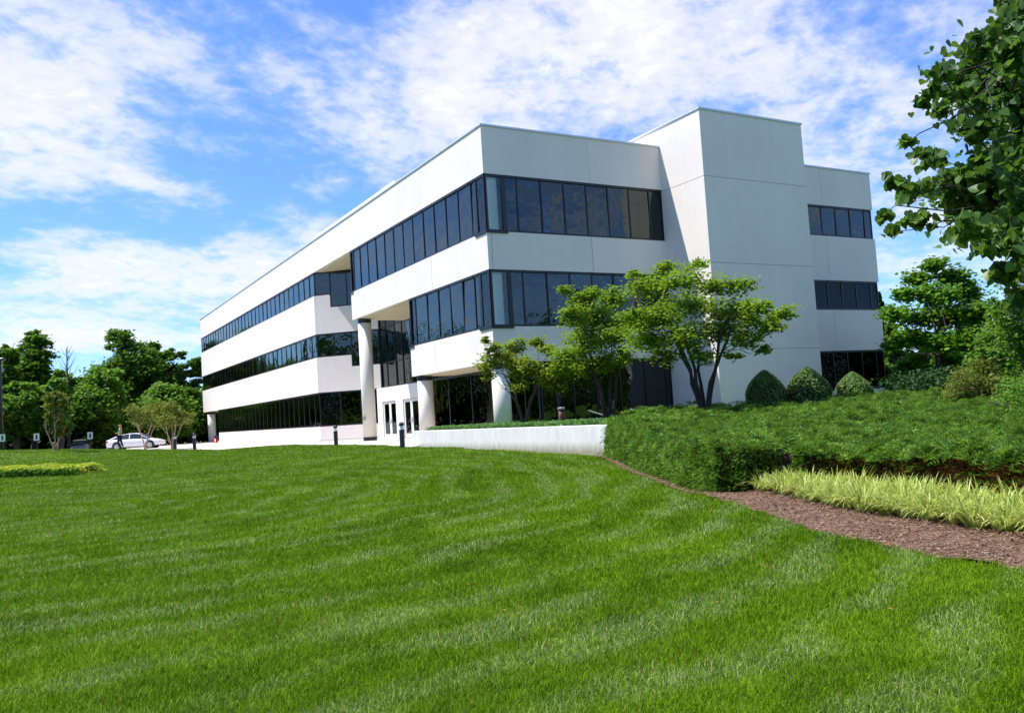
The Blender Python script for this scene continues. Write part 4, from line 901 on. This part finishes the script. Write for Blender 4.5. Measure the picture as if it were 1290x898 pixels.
def psign(px, d, ytop, label, first=[None]):
    t = at(px, ytop, d); gz = float(ground_z(np.array(t.x), np.array(t.y)))
    if first[0] is None:
        root = empty('parking_sign', (t.x, t.y, t.z-2.0)); bm = bmesh.new(); box(bm, -.03, .03, -.02, .02, -.3, 2.0); bm_obj('post', bm, M['black'], root)
        bm = bmesh.new(); box(bm, -.17, .17, -.035, -.025, 1.53, 2.0); bevel(bm, .004, 1); bm_obj('sign_plate', bm, M['white_metal'], root)
        pl = [c for c in bpy.data.objects if c.parent == root and c.name.startswith('sign_plate')][0]
        bm = bmesh.new(); box(bm, -.05, .05, -.038, -.0352, 1.62, 1.92); bm_obj('marking', bm, M['ink'], pl); first[0] = root
    else: root = copy_tree(first[0]); root.location = (t.x, t.y, t.z-2.0)
    root.rotation_euler = (0, 0, -math.atan2(t.x, t.y)*.6); tag(root, label, 'sign', 'parking signs along the car park')
psign(3, 66, 547, 'small white parking sign at the left edge of the photo, by the lamp post'); psign(46, 66, 546, 'small white parking sign left of the slender crape myrtle'); psign(113.5, 66, 544.3, 'small white parking sign left of the woman and white car')
def lamp():
    b = at(2, 560, 70); t = at(1, 449, 70); root = empty('lamp_post', (b.x, b.y, 0), 0, 'tall dark lamp post at the left edge of the photo', 'lamp post')
    bm = bmesh.new(); lathe(bm, [(.14, 0), (.09, t.z-.3)], 12); bm_obj('pole', bm, M['black'], root, True)
    bm = bmesh.new(); box(bm, -.3, .3, -.16, .16, t.z-.3, t.z-.12); bevel(bm, .03, 1); bm_obj('lamp_head', bm, M['black'], root)
lamp()
def bin_():
    b = at(708, 530, 33.5); z = .58; root = empty('ash_bin', (b.x, b.y, z), 0, 'brown cylindrical ash bin with a grey top on the terrace', 'bin')
    bm = bmesh.new(); lathe(bm, [(.11, -.05), (.13, .1), (.12, .56)], 18); bm_obj('body', bm, M['rust'], root, True); bm = bmesh.new(); lathe(bm, [(.15, .56), (.15, .62), (.11, .65)], 18); bm_obj('lid', bm, M['steel'], root)
bin_()
def rail(px, py, d, label, L=1.1):
    b = at(px, py, d); root = empty('handrail', b, BROT, label, 'handrail', 'handrails by the terrace steps'); V, F = [], []
    tube_into(V, F, [(-L/2, 0, .12), (0, 0, -.02), (L/2, 0, -.16)], [.022]*3, 6); np_obj('rail', np.concatenate(V), [np.concatenate(F)], M['white_metal'], root)
    for x, zt in ((-L/2+.06, .10), (L/2-.1, -.13)):
        V, F = [], []; tube_into(V, F, [(x, 0, -1.0), (x, 0, -.5), (x, 0, zt)], [.02]*3, 6); np_obj('post', np.concatenate(V), [np.concatenate(F)], M['black'], root)
rail(753, 520, 35.6, 'short pale handrail left of the middle redbud trunk', .9); rail(805, 518, 36.5, 'short pale handrail between the middle and largest redbuds', .9)
def standpipe():
    b = at(272, 556, 92); b.z = 0; root = empty('hydrant', b, 0, 'small red and black hydrant beside the far column', 'hydrant')
    bm = bmesh.new(); lathe(bm, [(.2, 0), (.2, .08), (.14, .1), (.14, .45)], 14); bm_obj('body', bm, M['red'], root, True); bm = bmesh.new(); lathe(bm, [(.16, .45), (.17, .7), (.1, .82), (.03, .86)], 14); bm_obj('bonnet', bm, M['dkblue'], root, True)
    for s in (-1, 1): V, F = [], []; tube_into(V, F, [(s*.12, 0, .3), (s*.2, 0, .3), (s*.27, 0, .3)], [.06, .06, .07], 8); np_obj('nozzle', np.concatenate(V), [np.concatenate(F)], M['red'], root)
standpipe()

# ================================================================== CARS
def car(loc, rz, paint, label, L=4.85):
    root = empty('parked_car', loc, rz, label, 'car', 'cars in the car park')
    # stations x, half width, z bottom, z belt (length along +x = front)
    st = [(-2.42, .62, .42, .78), (-2.34, .80, .30, .93), (-2.0, .88, .26, .99), (-1.4, .91, .24, .98), (-.6, .92, .22, .96), (.2, .92, .22, .95), (.9, .91, .22, .93), (1.3, .90, .24, .90), (1.9, .87, .26, .80), (2.2, .80, .28, .71), (2.38, .62, .34, .60)]
    bm = bmesh.new(); rings = []
    for x, hw, z0, z1 in st:
        zm = (z0+z1)/2; rr = []
        for fy, fz in ((-.72, 0), (-.95, .1), (-1, .4), (-.985, .68), (-.92, .92), (-.80, 1), (0, 1.03), (.80, 1), (.92, .92), (.985, .68), (1, .4), (.95, .1), (.72, 0)): rr.append(bm.verts.new((x, hw*fy, z0+(z1-z0)*fz)))
        rings.append(rr)
    for a, b in zip(rings, rings[1:]):
        for i in range(len(a)): bm.faces.new((a[i], a[(i+1) % len(a)], b[(i+1) % len(b)], b[i]))
    bm.faces.new(rings[0]); bm.faces.new(rings[-1][::-1]); body = bm_obj('body', bm, paint, root, True)
    # greenhouse glass and roof
    gs = [(-1.95, .66, .97, 1.00), (-1.35, .68, .97, 1.28), (-.75, .66, .95, 1.40), (0, .65, .94, 1.42), (.45, .66, .93, 1.36), (1.25, .72, .90, .94)]
    bm = bmesh.new(); rings = []
    for x, hw, z0, z1 in gs: rings.append([bm.verts.new(p) for p in ((x, -hw-.14, z0), (x, -hw+(.08 if z1 > 1.1 else -.1), z1-.03), (x, 0, z1), (x, hw-(.08 if z1 > 1.1 else -.1), z1-.03), (x, hw+.14, z0))])
    for a, b in zip(rings, rings[1:]):
        for i in range(4): bm.faces.new((a[i], a[i+1], b[i+1], b[i]))
    bm_obj('windows', bm, M['carglass'], root, True)
    bm = bmesh.new(); pr = []
    for x, hw, z in ((-1.5, .60, 1.235), (-1.1, .62, 1.355), (-.6, .61, 1.425), (0, .60, 1.437), (.35, .60, 1.40), (.55, .60, 1.34)): pr.append([bm.verts.new((x, y*hw, z-.02*abs(y)+dz)) for y, dz in ((-1, -.035), (-.9, .0), (0, .012), (.9, .0), (1, -.035))])
    for a, b in zip(pr, pr[1:]):
        for i in range(4): bm.faces.new((a[i], a[i+1], b[i+1], b[i]))
    # pillars
    for s in (-1, 1):
        for xa, za, xb, zb, w_ in ((-1.5, 1.22, -2.0, .98, .09), (.5, 1.33, 1.25, .92, .05), (-.35, 1.40, -.35, .94, .04)):
            ya = s*.62; yb = s*.83; q = [bm.verts.new(p) for p in ((xa-w_, ya, za), (xa+w_, ya, za), (xb+w_, yb, zb), (xb-w_, yb, zb))]; bm.faces.new(q)
    bm_obj('roof', bm, paint, root, True)
    for sx in (-1.42, 1.42):
        for s in (-1, 1):
            bm = bmesh.new(); bmesh.ops.create_cone(bm, cap_ends=True, segments=24, radius1=.39, radius2=.39, depth=.30); bmesh.ops.rotate(bm, verts=bm.verts, matrix=Matrix.Rotation(R(90), 3, 'X')); bmesh.ops.translate(bm, verts=bm.verts, vec=(sx, s*.765, .36)); bm_obj('wheel_arch', bm, M['black'], root)
            bm = bmesh.new(); bmesh.ops.create_cone(bm, cap_ends=True, segments=24, radius1=.325, radius2=.325, depth=.22); bevel(bm, .03, 2); bmesh.ops.rotate(bm, verts=bm.verts, matrix=Matrix.Rotation(R(90), 3, 'X')); bmesh.ops.translate(bm, verts=bm.verts, vec=(sx, s*.82, .325)); wl = bm_obj('wheel', bm, M['rubber'], root)
            bm = bmesh.new(); bmesh.ops.create_cone(bm, cap_ends=True, segments=20, radius1=.22, radius2=.22, depth=.02); bmesh.ops.rotate(bm, verts=bm.verts, matrix=Matrix.Rotation(R(90), 3, 'X')); bmesh.ops.translate(bm, verts=bm.verts, vec=(sx, s*.935, .325)); bm_obj('rim', bm, M['steel'], wl)
    for s in (-1, 1):
        bm = bmesh.new(); obox(bm, (-2.30, s*.66, .80), (1, 0), .12, .16, .06); bm_obj('tail_light', bm, M['red'], root)
        bm = bmesh.new(); obox(bm, (2.20, s*.62, .62), (1, s*-.5), .13, .14, .05); bm_obj('headlight', bm, M['amber'], root)
        bm = bmesh.new(); obox(bm, (.82, s*.98, .98), (0, 1), .09, .05, .06); bm_obj('mirror', bm, paint, root)
    return root
p = at(172, 560, 85.5); car((p.x, p.y, -.0), R(6), M['carpaint'], 'white sedan parked behind the woman and the crape myrtle')
p = at(101, 560, 96); car((p.x, p.y, -.26), R(-66), M['carpaint2'], 'dark grey car in the tree shade behind the lawn crest')

# ================================================================== WOMAN
def skin_body(name, verts, edges, radii, mat, parent, sub=2):
    me = bpy.data.meshes.new(name); me.from_pydata(verts, edges, []); o = bpy.data.objects.new(name, me); link(o, parent)
    mo = o.modifiers.new('skin', 'SKIN'); me.skin_vertices.new() if not me.skin_vertices else None
    for i, r in enumerate(radii):
        r = r if isinstance(r, tuple) else (r, r); me.skin_vertices[0].data[i].radius = r
    me.skin_vertices[0].data[0].use_root = True
    sb = o.modifiers.new('sub', 'SUBSURF'); sb.levels = sub; sb.render_levels = sub; me.materials.append(mat); 
    for q in me.polygons: q.use_smooth = True
    return o
def woman():
    d = 66; p = at(151.5, 565, d); gz = float(ground_z(np.array(p.x), np.array(p.y))); gz = max(gz, at(151.5, 565.2, d).z)
    # local: she faces -x, right is +y ... walking with weight on the left foot
    root = empty('person', (p.x, p.y, gz), R(12), 'woman with long blond hair, teal sleeveless top and dark jeans, holding out a phone', 'person')
    v = [(0, 0, .92), (.0, 0, 1.08), (.02, 0, 1.26), (.03, 0, 1.38), (.02, 0, 1.46), (-.01, 0, 1.56), (-.01, 0, 1.645),      # 0-6 spine to skull
         (.03, -.15, 1.36), (.05, -.19, 1.12), (-.17, -.16, 1.08), (-.25, -.14, 1.09),                                     # right arm 7-10
         (.03, .15, 1.36), (.05, .20, 1.12), (-.15, .13, 1.05), (-.23, .10, 1.07),                                         # left arm 11-14
         (0, -.09, .86), (-.10, -.09, .50), (-.04, -.09, .09), (-.14, -.09, .035),                                         # right leg 15-18
         (.0, .09, .86), (.05, .09, .49), (.17, .09, .12), (.09, .09, .04)]                                               # left leg 19-22
    e = [(0,1),(1,2),(2,3),(3,4),(4,5),(5,6),(3,7),(7,8),(8,9),(9,10),(3,11),(11,12),(12,13),(13,14),(0,15),(15,16),(16,17),(17,18),(0,19),(19,20),(20,21),(21,22)]
    r = [(.15,.12),(.115,.09),(.13,.10),(.10,.08),(.05,.05),(.085,.072),(.08,.07),.052,.04,.03,.03,.052,.04,.03,.03,(.095,.09),.062,.042,.032,(.095,.09),.062,.042,.032]
    skin_body('body', v, e, r, M['skin'], root)
    for s, hx, hy, hz in ((-1, -.27, -.14, 1.09), (1, -.25, .09, 1.07)):
        for k in range(5):
            oy = (-.03+.018*k); l = (.07, .08, .085, .078, .05)[k]; bb = (hx, hy+oy, hz)
            tip_ = (hx-l*.55, hy+oy*.9, hz+.02) if k < 4 else (hx-.02, hy+s*-.05, hz+.03)
            V, F = [], []; tube_into(V, F, [bb, ((bb[0]+tip_[0])/2, (bb[1]+tip_[1])/2, hz+.004), tip_], [.010, .009, .006], 5); np_obj('finger', np.concatenate(V), [np.concatenate(F)], M['skin'], root)
    vt = [(0,0,.93),(0,0,1.08),(.02,0,1.26),(.03,0,1.37),(.03,-.13,1.365),(.03,.13,1.365)]
    skin_body('top', vt, [(0,1),(1,2),(2,3),(3,4),(3,5)], [(.165,.135),(.13,.105),(.15,.12),(.115,.09),(.055,.05),(.055,.05)], M['teal'], root)
    vj = [(0,0,.93),(0,-.09,.85),(-.10,-.09,.50),(-.045,-.09,.12),(0,.09,.85),(.05,.09,.49),(.165,.09,.15)]
    skin_body('jeans', vj, [(0,1),(1,2),(2,3),(0,4),(4,5),(5,6)], [(.16,.13),(.11,.105),.078,.058,(.11,.105),.078,.058], M['denim'], root)
    vh = [(.0,0,1.66),(.045,0,1.60),(.075,0,1.48),(.10,0,1.34),(.10,0,1.22)]
    skin_body('hair', vh, [(0,1),(1,2),(2,3),(3,4)], [(.095,.088),(.10,.09),(.10,.07),(.085,.05),(.05,.03)], M['hair'], root)
    for y in (-.03, .03):
        bm = bmesh.new(); bmesh.ops.create_uvsphere(bm, u_segments=8, v_segments=6, radius=.012); bmesh.ops.translate(bm, verts=bm.verts, vec=(-.085, y, 1.585)); bm_obj('eye', bm, M['ink'], root)
    V, F = [], []; tube_into(V, F, [(-.085, 0, 1.59), (-.105, 0, 1.565), (-.112, 0, 1.548)], [.008, .012, .014], 6); np_obj('nose', np.concatenate(V), [np.concatenate(F)], M['skin'], root)
    bm = bmesh.new(); obox(bm, (-.09, 0, 1.515), (0, 1), .022, .006, .006); bm_obj('mouth', bm, M['red'], root)
    ph = empty('phone', (0, 0, 0), 0, 'small dark phone held out by the woman', 'phone'); q = root.matrix_basis.copy(); ph.matrix_basis = Matrix.Translation((p.x, p.y, gz)) @ Matrix.Rotation(R(12), 4, 'Z') @ Matrix.Translation((-.30, -.12, 1.12))
    bm = bmesh.new(); box(bm, -.07, .07, -.036, .036, -.004, .004); bevel(bm, .002, 1); bm_obj('phone_case', bm, M['ink'], ph)
woman()

# ================================================================== RENDER SETTINGS
sc.view_settings.view_transform = 'Standard'; sc.view_settings.look = 'None'; sc.view_settings.exposure = 0.80; sc.view_settings.gamma = 1; sc.view_settings.use_curve_mapping = False
sc.cycles.max_bounces = 7; sc.cycles.diffuse_bounces = 3; sc.cycles.glossy_bounces = 3; sc.cycles.transparent_max_bounces = 12; sc.cycles.transmission_bounces = 3
sc.cycles.caustics_reflective = False; sc.cycles.caustics_refractive = False
